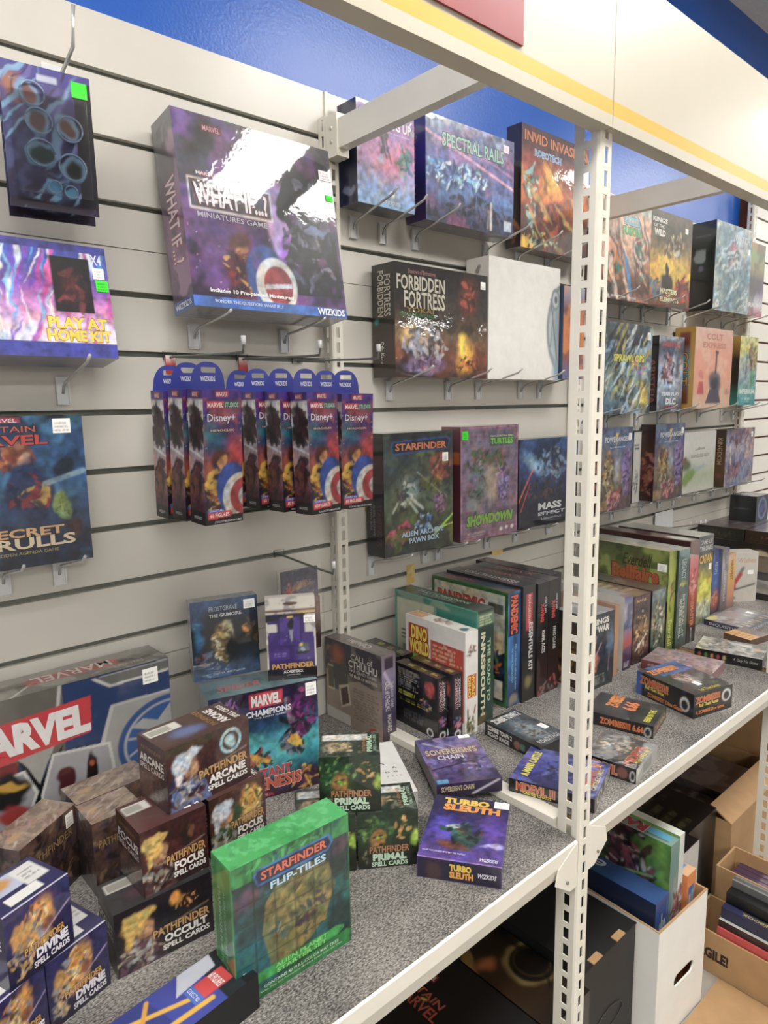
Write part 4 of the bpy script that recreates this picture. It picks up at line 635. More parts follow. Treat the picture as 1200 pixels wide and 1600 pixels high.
RG = {'F': [('g', ['#5c4450', '#7c6450', '#8c7c60', '#847c8c', '#6c7c9c', '#5c6c8c']), ('n', '#4a3a5c', 4, .5, .6), ('b', .25, .52, .13, .2, '#a88444', .5), ('c', .3, .45, .18, .26, ['#b8904c', '#6c4c30', '#d8c08c', '#4c3428'], 90, .04), ('b', .82, .48, .13, .3, '#8c74a8', .4), ('c', .82, .4, .13, .28, ['#6c4c8c', '#40305c', '#a890c8'], 70, .04), ('b', .55, .5, .1, .2, '#b8b0b0', .7), ('c', .48, .14, .22, .13, ['#b82c3c', '#7c1c2c', '#d8a0a4', '#3c2430', '#d88c9c'], 80, .035), ('f', .0, .02, .28, .14, '#b89454', .6),
            ('f', .28, .75, .78, .785, '#2c5c9c'), T('POWER', .34, .86, .36, .07, '#e4e6ec', {'out': '#3c3c5c', 'b': .03}), T('RANGERS', .70, .86, .46, .06, '#e4e6ec', {'out': '#3c3c5c', 'b': .03}), ('p', [(.48, .93), (.56, .93), (.50, .84), (.56, .84), (.46, .74), (.50, .83), (.44, .83)], '#e8c44c'), T('DECK-BUILDING GAME', .53, .767, .46, .02, '#d8e4f4')],
      'L': [('g', ['#3c1c20', '#5c2424', '#4a2c24', '#2c2020']), ('c', .5, .35, .4, .3, ['#8c2c34', '#5c1c24', '#b8683c', '#2a1a1c', '#c8888c'], 70, .05)], 'T': [('B', '#3c3434')]}
box('ranger_a', 'armoured_heroes_box', '#2c2020', RG, 'gold and purple armoured heroes box right beside the tall front post', [('F', .90, .885, .018, .022, ST)])
box('ranger_b', 'armoured_heroes_box', '#2c2020', RG, 'gold and purple armoured heroes box beside the white landscape box, farther of the two alike', [('F', .91, .90, .018, .022, ST)])
box('bwbox', 'black_white_card_box', '#1c1c1c', {'F': [('B', '#1c1c1c'), ('f', .04, .015, .92, .975, '#dcd8d2'), ('c', .45, .30, .3, .16, ['#2c2c2c', '#8c8884', '#dcd8d2'], 40, .03), T('RANGERS', .4, .80, .6, .03, '#3c3c3c'), ('f', .2, .74, .75, .76, '#3c3c3c')]}, 'black edged white box sandwiched between the two armoured heroes boxes')
box('whitesq', 'white_landscape_box', '#dcdad2', {'F': [('g', ['#e0e0d8', '#c8d4b0', '#e0e2d8', '#e8e6e0', '#e0dcd8']), ('b', .15, .25, .30, .10, '#8cb05c', .5, 18), ('b', .1, .45, .16, .12, '#6c7c54', .6), ('b', .05, .55, .08, .05, '#8c5c3c', .5), ('b', .5, .4, .2, .05, '#b8c8d4', .7), T('Lisbon', .5, .72, .28, .05, '#8c8c88'), T('BANGUISE BOY', .52, .60, .56, .06, '#a8aaa0')], 'T': [('B', '#d4d0c8')]}, 'white box with a pale green landscape, lower row of the right bay', finish=GLOSS)
box('pastel', 'pastel_fantasy_box', '#4c3424', {'F': [('g', ['#7c88a8', '#8c94b0', '#a098ac', '#b4a8b8', '#a8a4b8', '#6c5468']), ('n', '#d8b4a0', 3, .5, .6), ('n', '#5c5c8c', 5, .55, .6), ('c', .3, .25, .2, .16, ['#3c4870', '#7c5c8c', '#a86c6c'], 60, .06), ('c', .5, .85, .4, .12, ['#6c3c50', '#4c2c3c', '#8c6478'], 40, .06), ('d', .15, .7, .2, .4, .03, '#e8d8b8')],
 'L': [('g', ['#5c4c34', '#7c5434', '#5c3820', '#3c2c20']), T('KINGDOM', .5, .62, .46, .4, '#c8b088', {'rot': -90}), ('b', .5, .2, .3, .06, '#8c5c4c', .5)]}, 'pastel blue and purple box with brown side, last one in the lower row', [('F', .90, .88, .016, .022, ST)])

# ---- left shelf
box('mbig', 'windowed_hero_box', '#2a3a58', {
 'F': [('g', ['#101218', '#101218', '#16284a', '#1c3460', '#233f70', '#22304c']), ('n', '#1c2c4c', 3, .5, .5),
       ('f', 0, .60, .66, 1, '#6b675f'), ('n', '#8f8a82', 9, .62, .12), ('d', .655, 1, .645, .88, .014, '#c9c7c2'), ('p', [(.655, .60), (.665, 1), (1, 1), (1, .60)], '#223c6c'),
       ('p', [(.80, .79), (1, .785), (1, .20), (.76, .22), (.76, .57)], '#c4c2be'), ('p', [(.81, .775), (1, .77), (1, .22), (.775, .24), (.775, .57)], '#a9a7a4'), ('n', '#8f8d8a', 12, .66, .10),
       ('b', .985, .47, .175, .285, '#27518e', .03), ('b', .985, .47, .155, .25, '#b9b9b8', .03), ('b', .985, .47, .146, .236, '#2c5a9a', .03), ('p', [(.86, .60), (.90, .64), (.95, .60), (1, .70), (1, .50), (.94, .50), (.91, .56)], '#b4b4b2'), ('d', .94, .50, .85, .53, .010, '#b4b4b2'), ('d', .94, .50, .85, .42, .010, '#b4b4b2'), ('d', .95, .48, .88, .32, .010, '#b4b4b2'),
       ('p', [(.745, .985), (.80, .905), (1, .91), (1, .99)], '#d4d2cc'), ('p', [(.76, .985), (.805, .92), (1, .925), (1, .985)], '#6c6a68'),
       ('f', 0, .44, .52, .62, '#7c1c20'), ('p', [(.50, .66), (.535, .60), (.575, .44), (.60, .55), (.63, .66)], '#a7a5a0'), ('p', [(.52, .63), (.545, .57), (.575, .44), (.60, .52), (.65, .64), (.62, .40), (.58, .30), (.56, .34), (.545, .5)], '#0c0e12'), ('p', [(.541, .645), (.606, .636), (.577, .45)], '#a7a5a0'),
       ('p', [(.575, 0), (.575, .37), (.617, .60), (.79, .56), (.80, .40), (.80, 0)], '#d8d6d2'), ('p', [(.583, 0), (.583, .365), (.622, .583), (.782, .545), (.79, .40), (.79, 0)], '#a9a6aa'),
       ('p', [(.30, 0), (.30, .52), (.538, .555), (.57, .40), (.54, .27), (.53, 0)], '#d8d6d2'), ('p', [(.30, 0), (.30, .50), (.532, .538), (.560, .40), (.532, .27), (.522, 0)], '#a4a2a8'),
       ('b', .643, .40, .028, .12, '#4c1820', .2), ('b', .643, .48, .014, .04, '#5a2a28', .2), ('b', .726, .42, .022, .13, '#241416', .2), ('b', .726, .47, .012, .03, '#b0502c', .4),
       ('b', .50, .46, .055, .10, '#1c1c1c', .2), ('b', .50, .48, .045, .03, '#c89a30', .3), ('b', .50, .31, .04, .08, '#9c2820', .3),
       ('p', [(.25, .585), (.736, .662), (.742, .889), (.25, .83)], '#cf2630'), T('MARVEL', .555, .755, .36, .185, '#f4f0ee', {'b': .06, 'rot': 1.5})],
 'T': [('B', '#8a867e'), ('f', .55, .0, 1, .5, '#5e5a54'), ('n', '#a8a49a', 3, .5, .5), ('d', .52, 0, .60, .5, .03, '#c8c4bc'), ('f', .58, .35, .86, .75, '#c4605c', .7), T('MARVEL', .72, .55, .24, .34, '#e8dcd8', {'rot': 180}), T('2 PLAYERS', .88, .22, .10, .12, '#a8a49c')],
 'R': [('B', '#3c4454')]}, 'big blue and silver figures box with red banner, on the shelf at left', [('F', .935, .91, .028, .028, ST)])
box('champ', 'comic_expansion_box', '#2a3a48', {
 'F': [('g', ['#3c1430', '#2c3c5c', '#2c9cac', '#48b8c0', '#2c6c8c', '#2a1c4c', '#1e1030']), ('n', '#1c2c58', 3, .52, .7), ('b', .5, .42, .28, .18, '#5cc4cc', .9), ('c', .15, .88, .16, .07, ['#4c2c7c', '#8c5cb8', '#20143c', '#c89ae0'], 50, .03), ('c', .75, .55, .12, .22, ['#24222c', '#4c4858', '#8c8c98', '#16141c'], 90, .045), ('d', .70, .86, .74, .66, .05, '#7c7c8c'), ('c', .79, .47, .06, .06, ['#e8a42c', '#f4c43c'], 20, .03), ('c', .42, .36, .12, .08, ['#20181c', '#b83a34', '#e8b83c', '#1c1c2c'], 50, .035), ('d', .32, .44, .50, .34, .03, '#e0a83c'), ('c', .84, .74, .14, .2, ['#5c1c5c', '#8c2c7c', '#2a1438'], 50, .05), ('d', .84, .22, .88, .05, .03, '#f4c43c'), ('d', .9, .2, .84, .02, .02, '#e8922c'), ('c', .85, .12, .14, .1, ['#5c1440', '#e8a43c', '#3c1030'], 40, .03), ('b', .3, .15, .2, .08, '#2c1c4c', .7),
       ('p', [(.36, .84), (.66, .84), (.66, .97), (.36, .97)], '#d42c34'), T('MARVEL', .51, .905, .27, .10, '#f4f0f0', {'b': .05}), T('CHAMPIONS', .53, .795, .42, .055, '#f0f0f4', {'b': .04, 'out': '#1c1830'}), T('THE CARD GAME', .54, .752, .3, .015, '#d8dce8'),
       T('MUTANT', .50, .235, .44, .09, '#d8404c', {'out': '#f0e0dc', 'b': .04}), T('GENESIS', .56, .135, .50, .11, '#e0542c', {'out': '#f0e4dc', 'b': .04}), ('p', [(.22, .02), (.55, .02), (.50, .055), (.26, .055)], '#c8283c'), T('EXPANSION', .38, .037, .2, .025, '#f4f0f0')],
 'L': [('g', ['#242c3c', '#4c5c6c', '#8c9ca8'])],
 'T': [('g', ['#4a6c74', '#7c9ca0', '#5c7c84', '#8cacb0'], 1), ('f', 0, .5, 1, 1, '#6c8084', .5), ('n', '#2c4450', 4, .6, .5), T('SPIDER', .32, .42, .4, .3, '#c8645c', {'sl': .2}), T('VENOM', .78, .35, .24, .22, '#c06058')]}, 'purple and teal comic expansion box standing below the grimoire box, left part of the shelf', [('F', .935, .92, .022, .026, ST)])
box('grim', 'blue_book_box', '#4c5c74', {
 'F': [('g', ['#3a5a88', '#22344c', '#181c20', '#14161a', '#1c2c44', '#345480']), ('b', .5, .56, .3, .3, '#15171b', .9), ('b', .10, .55, .08, .22, '#2c6c9c', .8), ('b', .47, .48, .17, .22, '#8c7440', .25), ('b', .54, .60, .10, .12, '#c8b888', .3), ('c', .46, .45, .14, .24, ['#b89c54', '#5c4c2c', '#d8ccaa', '#3c3424', '#8c7c4c'], 90, .035), ('b', .58, .38, .12, .18, '#1c1c20', .5), ('b', .80, .56, .03, .08, '#f49c2c', .6), ('c', .88, .55, .1, .14, ['#3c2c24', '#1c1814', '#5c4434'], 30, .04), ('c', .15, .3, .14, .07, ['#8c3c2c', '#2c1c20', '#54708c'], 30, .03),
       T('FROSTGRAVE', .48, .885, .42, .06, '#98a8b4'), T('THE GRIMOIRE', .51, .80, .48, .042, '#d8dce0'), T('JOSEPH A. MCCULLOUGH', .52, .06, .48, .03, '#c0ccd8')],
 'L': [('B', '#7c8894'), ('n', '#4c5864', 5, .5, .5)], 'T': [('B', '#8c949c'), ('n', '#5c6470', 5, .5, .6)]}, 'dark blue box with a hooded golden figure, standing on the comic expansion box', [('F', .875, .90, .022, .018, ST)])
box('alch', 'hang_tab_card_box', '#e6e0d6', {
 'F': [('g', ['#141018', '#2c1c50', '#e6e0d6', '#4c2c84', '#e6e0d6']), ('f', 0, .0, 1, 1, '#e4ddd2'), ('f', 0, 0, 1, .14, '#18141c'), ('f', .0, .70, 1, .80, '#171226'), ('f', .04, .14, .96, .72, '#39206c'), ('f', 0, .55, .22, .68, '#dcd6ce'), ('f', .78, .50, 1, .78, '#dcd6ce'), ('f', 0, .815, 1, .845, '#7c5c4c'), ('f', .62, .79, 1, .825, '#e0b87c'),
       ('f', .05, .24, .46, .58, '#41267c'), ('f', .055, .25, .45, .57, '#4a2c88'), ('f', .54, .22, .95, .56, '#3a2070'), ('f', .55, .23, .94, .55, '#442880'), ('f', .26, .40, .70, .76, '#2c1858'), ('f', .275, .41, .685, .75, '#4c3090'), ('n', '#2c1a58', 6, .6, .5), ('b', .50, .66, .07, .06, '#16101c', .2), ('p', [(.46, .60), (.54, .60), (.53, .50), (.51, .44), (.48, .50)], '#9a98a8'), ('b', .74, .34, .13, .05, '#28242c', .2), ('p', [(.62, .33), (.86, .33), (.84, .42), (.70, .45), (.64, .40)], '#5c6470'), ('b', .74, .36, .06, .025, '#a8acc0', .3), ('f', .42, .745, .54, .765, '#d8b040'), ('b', .72, .415, .025, .018, '#e0c860', .2), ('s', ['#8c7cb8'], 14, .008), ('l', .14, .28, .40, .34, 2, '#8c7cc0'),
       T('PATHFINDER', .52, .165, .86, .065, '#d8a44c', {'out': '#2a1810', 'b': .04}), T('ALCHEMY DECK', .52, .095, .40, .036, '#f0ece8', {'b': .03}), T('GAMEMASTERY SUPPLIES', .52, .055, .28, .014, '#c8c4c4'), ('b', .5, .915, .15, .022, '#5c3c30', .1)],
 }, 'white and purple alchemy card box with hang tab, standing right of the blue book box', [('F', .88, .72, .022, .014, ST)], cat='card box', finish=GLOSS)
x, y, z, w, d, h, rz, tx = POSES['cardpack']
def card_pack(loc, w, h, ops, label, rz=0):
    M = Mesh(); panel(M, (-w/2, 0, 0), (w, 0, 0), (0, 0, h), ops, WRAP, 9, 1.4); M.box(-w/2, w/2, .0004, .006, 0, h, '#3c3444', WRAP)
    r = M.build('card_pack', loc=loc, rz=rz); tag(r, label, 'card pack')
    M = Mesh(); M.box(-w/2-.012, w/2+.01, -.0012, -.0006, -.004, h+.006, m=CLEAR); M.build('clear_sleeve', parent=r)
card_pack((x, y, z), w, h, [('g', ['#3c2418', '#7c4c34', '#a8705c', '#8c788c', '#4c4c7c', '#343c6c']), ('n', '#5c4c6c', 5, .5, .5), ('b', .18, .68, .12, .09, '#b83c3c', .4), ('c', .18, .68, .12, .1, ['#c8484c', '#5c2c34', '#e8a090'], 30, .02), ('b', .55, .74, .3, .05, '#d8a070', .8), ('s', ['#c8d0f0'], 20, .008), T('FIREFLY', .6, .80, .4, .04, '#d8a080')], 'small landscape card pack hanging on the low peg above the alchemy box')
card_pack((x+.028, y+.022, z-.055), .075, .12, [('g', ['#3c1c10', '#6c3418', '#8c4c20']), ('b', .7, .5, .28, .4, '#5c2c14', .1), ('l', .45, .3, .95, .7, 6, '#e8902c', .9)], 'brown and orange card pack hanging behind the alchemy box')

def spell(key, body, topc, hair, accent, word, label, extra=(), dark='#1c1016', emb=None, worn='#6c5c50'):
    F = [('g', [dark, body, body, body]), ('n', dark, 4, .5, .6)]+list(extra)
    if hair: F += [('p', [(.02, 0), (.50, 0), (.44, .30), (.34, .46), (.14, .48), (.05, .35)], accent), ('c', .24, .24, .22, .24, [accent, dark, '#8c8478', body, '#b8b0a4'], 60, .07), ('b', .27, .60, .10, .17, '#9c6c4c', .3, -15), ('b', .33, .55, .05, .10, '#c8946c', .5), ('b', .18, .70, .13, .17, hair, .25, 40), ('b', .28, .80, .13, .08, hair, .3, 10), ('b', .13, .52, .05, .16, hair, .3)]
    F += [('d', .28, .40, .95, .55, .012, '#8c7a6a'), T('PATHFINDER', .66, .42, .60, .13, '#c89a58', {'out': '#2a1810', 'b': .03, 'arc': .1}), T(word, .70, .27, .46, .13, '#f0ece6', {'b': .05, 'out': dark}), T('SPELL CARDS', .70, .14, .50, .085, '#f0ece6', {'b': .04, 'out': dark})]
    if emb: F += [('o', .76, .74, .17, .05, emb), ('b', .76, .74, .06, .12, emb, .4, 30)]
    Tt = [('B', topc), ('n', dark, 3, .58, .5), ('f', .04, .62, .40, .90, '#dcd8d0'), ('f', .06, .66, .30, .86, '#a8a49a'), ('b', .38, .38, .2, .2, accent, .7), T('PATHFINDER', .66, .6, .8, .07, '#a87c40', {'rot': 90}), T(word, .78, .5, .72, .11, '#f0ece6', {'rot': 90, 'b': .04}), T('SPELL CARDS', .92, .5, .72, .07, '#e8e4dc', {'rot': 90, 'b': .03})]
    Ll = [('B', dark), ('n', topc, 3, .45, .8), ('l', .08, .08, .92, .45, 9, worn, .8), T('PATHFINDER', .5, .86, .7, .06, '#8c6c3c'), T(word, .5, .70, .84, .13, '#e4e0da', {'b': .03}), T('SPELL CARDS', .5, .57, .84, .08, '#d8d4cc')]
    return box(key, 'spell_card_box', dark, {'F': F, 'T': Tt, 'L': Ll}, label, cat='card box')
spell('arcane', '#4a2424', '#4c2c28', '#cfd2da', '#5c6c9c', 'ARCANE', 'brown card box with a pale glowing hand ring, topmost of its stack', emb='#a8c8cc', dark='#33191a', extra=[('b', .12, .3, .12, .3, '#232a50', .4)])
spell('focus1', '#4c2222', '#552c2a', '#d8b05c', '#5c3c3c', 'FOCUS', 'brown card box with a blond figure, middle of the stack under the topmost brown box', dark='#2c1518', extra=[('b', .70, .70, .10, .2, '#2a1c18', .4), ('b', .74, .72, .05, .1, '#7c4c34', .4)])
spell('focus2', '#4c2a20', '#54302a', '#c8ccd4', '#3c5c34', 'FOCUS', 'brown card box with golden and leafy art behind the big green box', dark='#2a1814', extra=[('b', .72, .66, .2, .3, '#d89c34', .4), ('c', .72, .66, .2, .28, ['#e8b44c', '#8c5c1c', '#3c5c2c', '#f0d080'], 50, .05), ('b', .45, .55, .12, .2, '#2c4c28', .5)])
spell('occult', '#241c22', '#2e2e30', '#d0ac58', '#5c3c4c', 'OCCULT', 'black card box with a blond figure, bottom of the stack on the shelf', dark='#17141a', extra=[('b', .62, .82, .07, .12, '#d88c2c', .3), ('c', .72, .72, .14, .1, ['#d8862c', '#1c1820', '#e8a84c'], 24, .03)])
PRX = [('b', .30, .60, .30, .34, '#2c4a2c', .4), ('c', .28, .72, .3, .24, ['#1c3c24', '#4c7c3c', '#142418', '#7c9c54', '#2c5c34'], 80, .06), ('b', .34, .52, .14, .18, '#a8783c', .3), ('d', .26, .55, .40, .58, .02, '#241810'), ('b', .32, .53, .03, .03, '#7ad03c', .2), ('b', .40, .53, .03, .03, '#7ad03c', .2), ('c', .75, .70, .12, .22, ['#c8904c', '#2c4c20', '#e0b468'], 26, .05), ('b', .95, .52, .07, .14, '#a8c83c', .6), ('c', .4, .24, .35, .14, ['#2a3820', '#8c8468', '#1c2818'], 40, .06)]
def primal(key, label):
    F = [('g', ['#141c12', '#1c2c18', '#1c3420'])]+PRX+[('f', 0, 0, 1, .02, '#101810'), T('PATHFINDER', .52, .33, .66, .12, '#c08458', {'out': '#2a1810', 'b': .03}), T('PRIMAL', .52, .195, .56, .13, '#cfeccf', {'b': .06, 'out': '#0e1a10'}), T('SPELL CARDS', .52, .075, .60, .085, '#cfeccf', {'b': .04, 'out': '#0e1a10'})]
    Tt = [('B', '#2a3a2e'), ('n', '#16241a', 3, .5, .5), ('f', .04, .66, .80, .90, '#dcdcd4'), ('n', '#b0b4a8', 9, .6, .3), ('b', .30, .40, .22, .2, '#b09c78', .5), ('c', .35, .4, .25, .22, ['#3c4c34', '#c8b088', '#6c7c50'], 24, .06), T('PATHFINDER', .74, .5, .64, .06, '#a8703c', {'rot': 90}), T('PRIMAL', .83, .5, .7, .09, '#b8d8b8', {'rot': 90, 'b': .04}), T('SPELL CARDS', .92, .5, .66, .05, '#a8c8a8', {'rot': 90})]
    return box(key, 'spell_card_box', '#18241a', {'F': F, 'T': Tt, 'L': [('B', '#18241a')]}, label, cat='card box')
primal('prim_l', 'bottom left of the three dark green card boxes, behind the big green box')
primal('prim_r', 'bottom right of the three dark green card boxes, beside the purple box')
primal('prim_t', 'topmost of the three dark green card boxes')
DV = [('b', .50, .62, .22, .34, '#d8983c', .3, -20), ('c', .45, .6, .24, .32, ['#e8b04c', '#b8742c', '#5c3418', '#f0d8a0', '#8c8c94'], 90, .05), ('b', .62, .55, .09, .11, '#8c5438', .3), ('b', .2, .58, .12, .2, '#c89448', .3), ('c', .2, .3, .16, .24, ['#7c7c84', '#c8a060', '#2a2440', '#b8a890'], 50, .05), ('d', .3, .3, .98, .66, .01, '#a89cc0')]
def divine(key, label):
    F = [('g', ['#1c1838', '#2a2454', '#2c2860'])]+DV+[T('PATHFINDER', .56, .36, .62, .10, '#d8a048', {'out': '#3a2410', 'b': .03}), T('DIVINE', .66, .24, .50, .13, '#efeaf4', {'b': .06, 'out': '#1c1838'}), T('SPELL CARDS', .64, .11, .56, .085, '#efeaf4', {'b': .04, 'out': '#1c1838'})]
    Tt = [('B', '#2a2658'), ('f', .10, .45, .60, .92, '#b8c0d8'), ('b', .35, .72, .2, .15, '#c8903c', .5), ('f', .58, .35, .92, .90, '#dedcda'), ('f', .2, .12, .7, .34, '#e8e6e2'), ('l', .62, .5, .9, .8, 3, '#9c9c9c'), ('f', 0, 0, 1, .04, '#cfcadd')]
    return box(key, 'spell_card_box', '#1c1838', {'F': F, 'T': Tt, 'L': [('B', '#241f48'), T('DIVINE', .5, .6, .8, .14, '#e0dcec', {'b': .04})]}, label, cat='card box')
divine('div2', 'navy card box with golden helmet art, at shelf level left of the black card box')
divine('div3', 'navy card box at the bottom left corner of the view, under the upper navy box')
divine('div1', 'navy card box with golden helmet art, resting on top of the other two')
BR = {'F': [('g', ['#2a1c20', '#4a3430', '#5c443c', '#6c5044']), ('c', .5, .5, .5, .5, ['#5c4038', '#2a1c20', '#8c6c50', '#4c3c50', '#3c2428'], 120, .07), T('PATHFINDER', .5, .7, .8, .1, '#a88850')], 'L': [('g', ['#241a20', '#3c2c30', '#5a4848']), ('c', .5, .5, .5, .5, ['#4c3c40', '#1c1418', '#6c5450'], 60, .08)],
      'T': [('B', '#9a8470'), ('n', '#6c5a50', 5, .5, .7), ('n', '#b8a890', 8, .58, .6), ('b', .2, .5, .12, .12, '#b89468', .5), ('z', ['#c8bcae', '#5c4848', '#a88c98'], 20, .6)]}  # top coloured paler than the sides, mottled and streaked
for kk, lab in (('x_a', 'brown blister wrapped box lying farthest back, in front of the big windowed hero box'), ('x_b', 'brown wrapped box with pale mottled top beside the middle brown card box'), ('x_c', 'mottled wrapped brown box at the left edge, turned at an angle behind the navy boxes')):
    box(kk, 'wrapped_figure_box', '#3c2c2c', BR, lab, cat='game box', sticker=[('F', .86, .86, .016, .022, '#ebe6e0')] if kk == 'x_c' else None)
box('flip', 'green_tile_set_box', '#2c7a40', {
 'F': [('g', ['#1c5a30', '#12261c', '#1c4c54', '#20585c', '#2a6a44', '#338a48']), ('f', 0, .86, 1, 1, '#2f8a48'), ('n', '#46a85c', 4, .62, .35), ('f', .0, .12, 1, .86, '#17383c'), ('n', '#1c6468', 3, .45, .9), ('n', '#123028', 5, .55, .6), ('p', [(.28, .20), (.22, .45), (.26, .66), (.36, .76), (.60, .80), (.80, .72), (.86, .52), (.76, .32), (.62, .22), (.42, .17)], '#7a7440', .9), ('c', .54, .5, .26, .26, ['#96884c', '#6c6834', '#8a7c48', '#545a30'], 130, .05), ('c', .62, .48, .15, .2, ['#4a2c40', '#2c3c4c', '#3c2434'], 22, .03), ('c', .38, .42, .08, .1, ['#8c948c', '#3c5c5c'], 10, .04), ('b', .10, .74, .12, .08, '#5c4458', .7), ('b', .92, .80, .10, .06, '#4c3c50', .7), ('k', 6, 7, '#12281c', .55), ('c', .5, .95, .5, .05, ['#2a8a44', '#4cb868', '#1e6c34'], 40, .03),
       ('p', [(0, 0), (1, 0), (1, .09), (.96, .12), (.05, .05), (0, .08)], '#1d7c38'), ('p', [(.13, .115), (.86, .115), (.93, .145), (.93, .165), (.86, .19), (.13, .19), (.08, .165), (.08, .145)], '#33a848'), ('x', .010, '#1b5c34'), ('x', .003, '#3ca05a'),
       ('p', [(.17, .88), (.20, .80), (.80, .80), (.85, .85), (.82, .92), (.20, .92)], '#2a70b0'), ('p', [(.185, .875), (.21, .815), (.79, .815), (.83, .85), (.80, .905), (.21, .905)], '#2a2c4c'),
       T('STARFINDER', .51, .862, .56, .062, '#e0683c', {'out': '#5a2030', 'b': .03}), T('FLIP-TILES', .54, .765, .48, .052, '#bfe0f4', {'out': '#1c4c7c', 'b': .03}), T('ALIEN PLANET', .54, .17, .46, .030, '#8ce87c', {'b': .02}), T('STARTER SET', .54, .132, .44, .030, '#8ce87c', {'b': .02}), T('CONTAINS 42 FULL-COLOR MAP TILES', .54, .075, .66, .022, '#e0f0e0'), T('Wet, Dry, and Permanent Markers Erase from the Tiles', .54, .045, .72, .018, '#c0d8c4')],
 'L': [('g', ['#2f8040', '#2c7038', '#338844']), ('n', '#4cae5e', 5, .55, .5), ('x', .02, '#4cae5e'), T('STARFINDER FLIP-TILES', .35, .5, .62, .12, '#8cc89c', {'rot': -90}), T('ALIEN PLANET STARTER SET', .6, .5, .6, .10, '#7cb88c', {'rot': -90})],
 'T': [('g', ['#44b05c', '#3aa452', '#4cb868'], 1), ('n', '#6cd084', 4, .5, .6), ('n', '#2c8444', 6, .58, .5)]}, 'upright green box with a tan map picture, nearest box on the shelf', finish=WRAP)
x, y, z, w, d, h, rz, tx = POSES['booster_lying']
x, y, z = -.700, -.585, .695
M = Mesh()
panel(M, (-.113, -.037, .047), (.226, 0, 0), (0, .074, 0), [('g', ['#1c1c24', '#20242c'], 1), ('f', 0, 0, .8, 1, '#2f3f9c'), ('p', [(.2, 0), (.55, 0), (.5, 1), (.3, 1)], '#26357f'), ('d', .1, .3, .75, .2, .08, '#e4b02c'), ('d', .2, .9, .7, .4, .07, '#e4b02c'), ('d', .3, .1, .5, .9, .06, '#d89a28'), ('b', .42, .3, .035, .1, '#e8b42c', .2), ('d', .35, .7, .45, .3, .1, '#b8562c'), ('p', [(.62, .62), (.88, .7), (.9, 1), (.7, 1)], '#c8ccd8'), ('p', [(.72, .28), (.90, .28), (.90, .62), (.72, .62)], '#d2302f'), ('f', .66, .28, .72, .62, '#3d6ac0'), ('f', .92, 0, 1, 1, '#101014'),
   T('60 FIGURES', .83, .45, .30, .05, '#ffffff', {'rot': -90}), T('COLLECT ALL', .69, .45, .30, .025, '#e8eaff', {'rot': -90}), T('COLLECTIBLE MINIATURES', .95, .5, .7, .018, '#e6e6e6', {'rot': -90})], GLOSS, 12, .9)
M.box(-.113, .113, -.037, .037, 0, .0468, '#14141a', GLOSS)
r = M.build('booster_pack', loc=(x, y, z), rz=.12); tag(r, 'blue and yellow booster pack lying on the shelf at the bottom edge', 'booster pack')
box('cthulhu', 'horror_card_game_box', '#3a3038', {
 'L': [('g', ['#8c7c70', '#9a8c80', '#7c6c64', '#4a4248', '#3a3440', '#403a48']), ('p', [(0, 0), (1, 0), (1, .60), (.85, .57), (.6, .60), (.3, .50), (0, .62)], '#9c8a7c'), ('n', '#b0a090', 5, .55, .4), ('b', .22, .84, .14, .12, '#a8542c', .8), ('f', .04, .38, .16, .68, '#c8b898'), ('f', .05, .40, .15, .66, '#5c5c48'), ('p', [(.16, .40), (.42, .42), (.40, .74), (.14, .72)], '#4c4a48'), ('p', [(.28, .20), (.46, .28), (.42, .52), (.24, .46)], '#cfc0a4'), ('p', [(.30, .23), (.43, .30), (.40, .49), (.27, .43)], '#4c2c28'), ('p', [(0, .02), (.44, .02), (.44, .14), (0, .16)], '#d0ccc4'), ('l', .5, .14, .95, .52, 12, '#5c4c44', .6), ('b', .86, .07, .09, .05, '#b8302c', .1),
       T('CALL of', .66, .87, .38, .07, '#d8d0c8'), T('CTHULHU', .68, .785, .50, .09, '#e0d8d0', {'b': .03}), T('THE CARD GAME', .68, .71, .48, .04, '#c8c0b8'), T('THE MASK OF MADNESS', .68, .65, .50, .035, '#d8d0c8')],
 'F': [('g', ['#4a3440', '#3c3450', '#5c5478', '#8a8098', '#7a6c70']), ('d', .2, .8, .7, .6, .03, '#b8b0c8'), T('CALL of CTHULHU', .38, .52, .34, .32, '#e0d8d8', {'rot': -90}), T('THE CARD GAME', .72, .52, .3, .18, '#d0c8c8', {'rot': -90}), T('MADNESS', .5, .2, .2, .3, '#d8d0d0', {'rot': -90}), ('f', .2, .83, .8, .96, '#3c3440')],
 'T': [('B', '#7a706e'), ('n', '#4c4448', 4, .5, .7), T('Cthulhu', .5, .5, .4, .5, '#d0c8c4', {'rot': 90})]}, 'worn horror card game box with photographs on its side, against the wall by the upright')

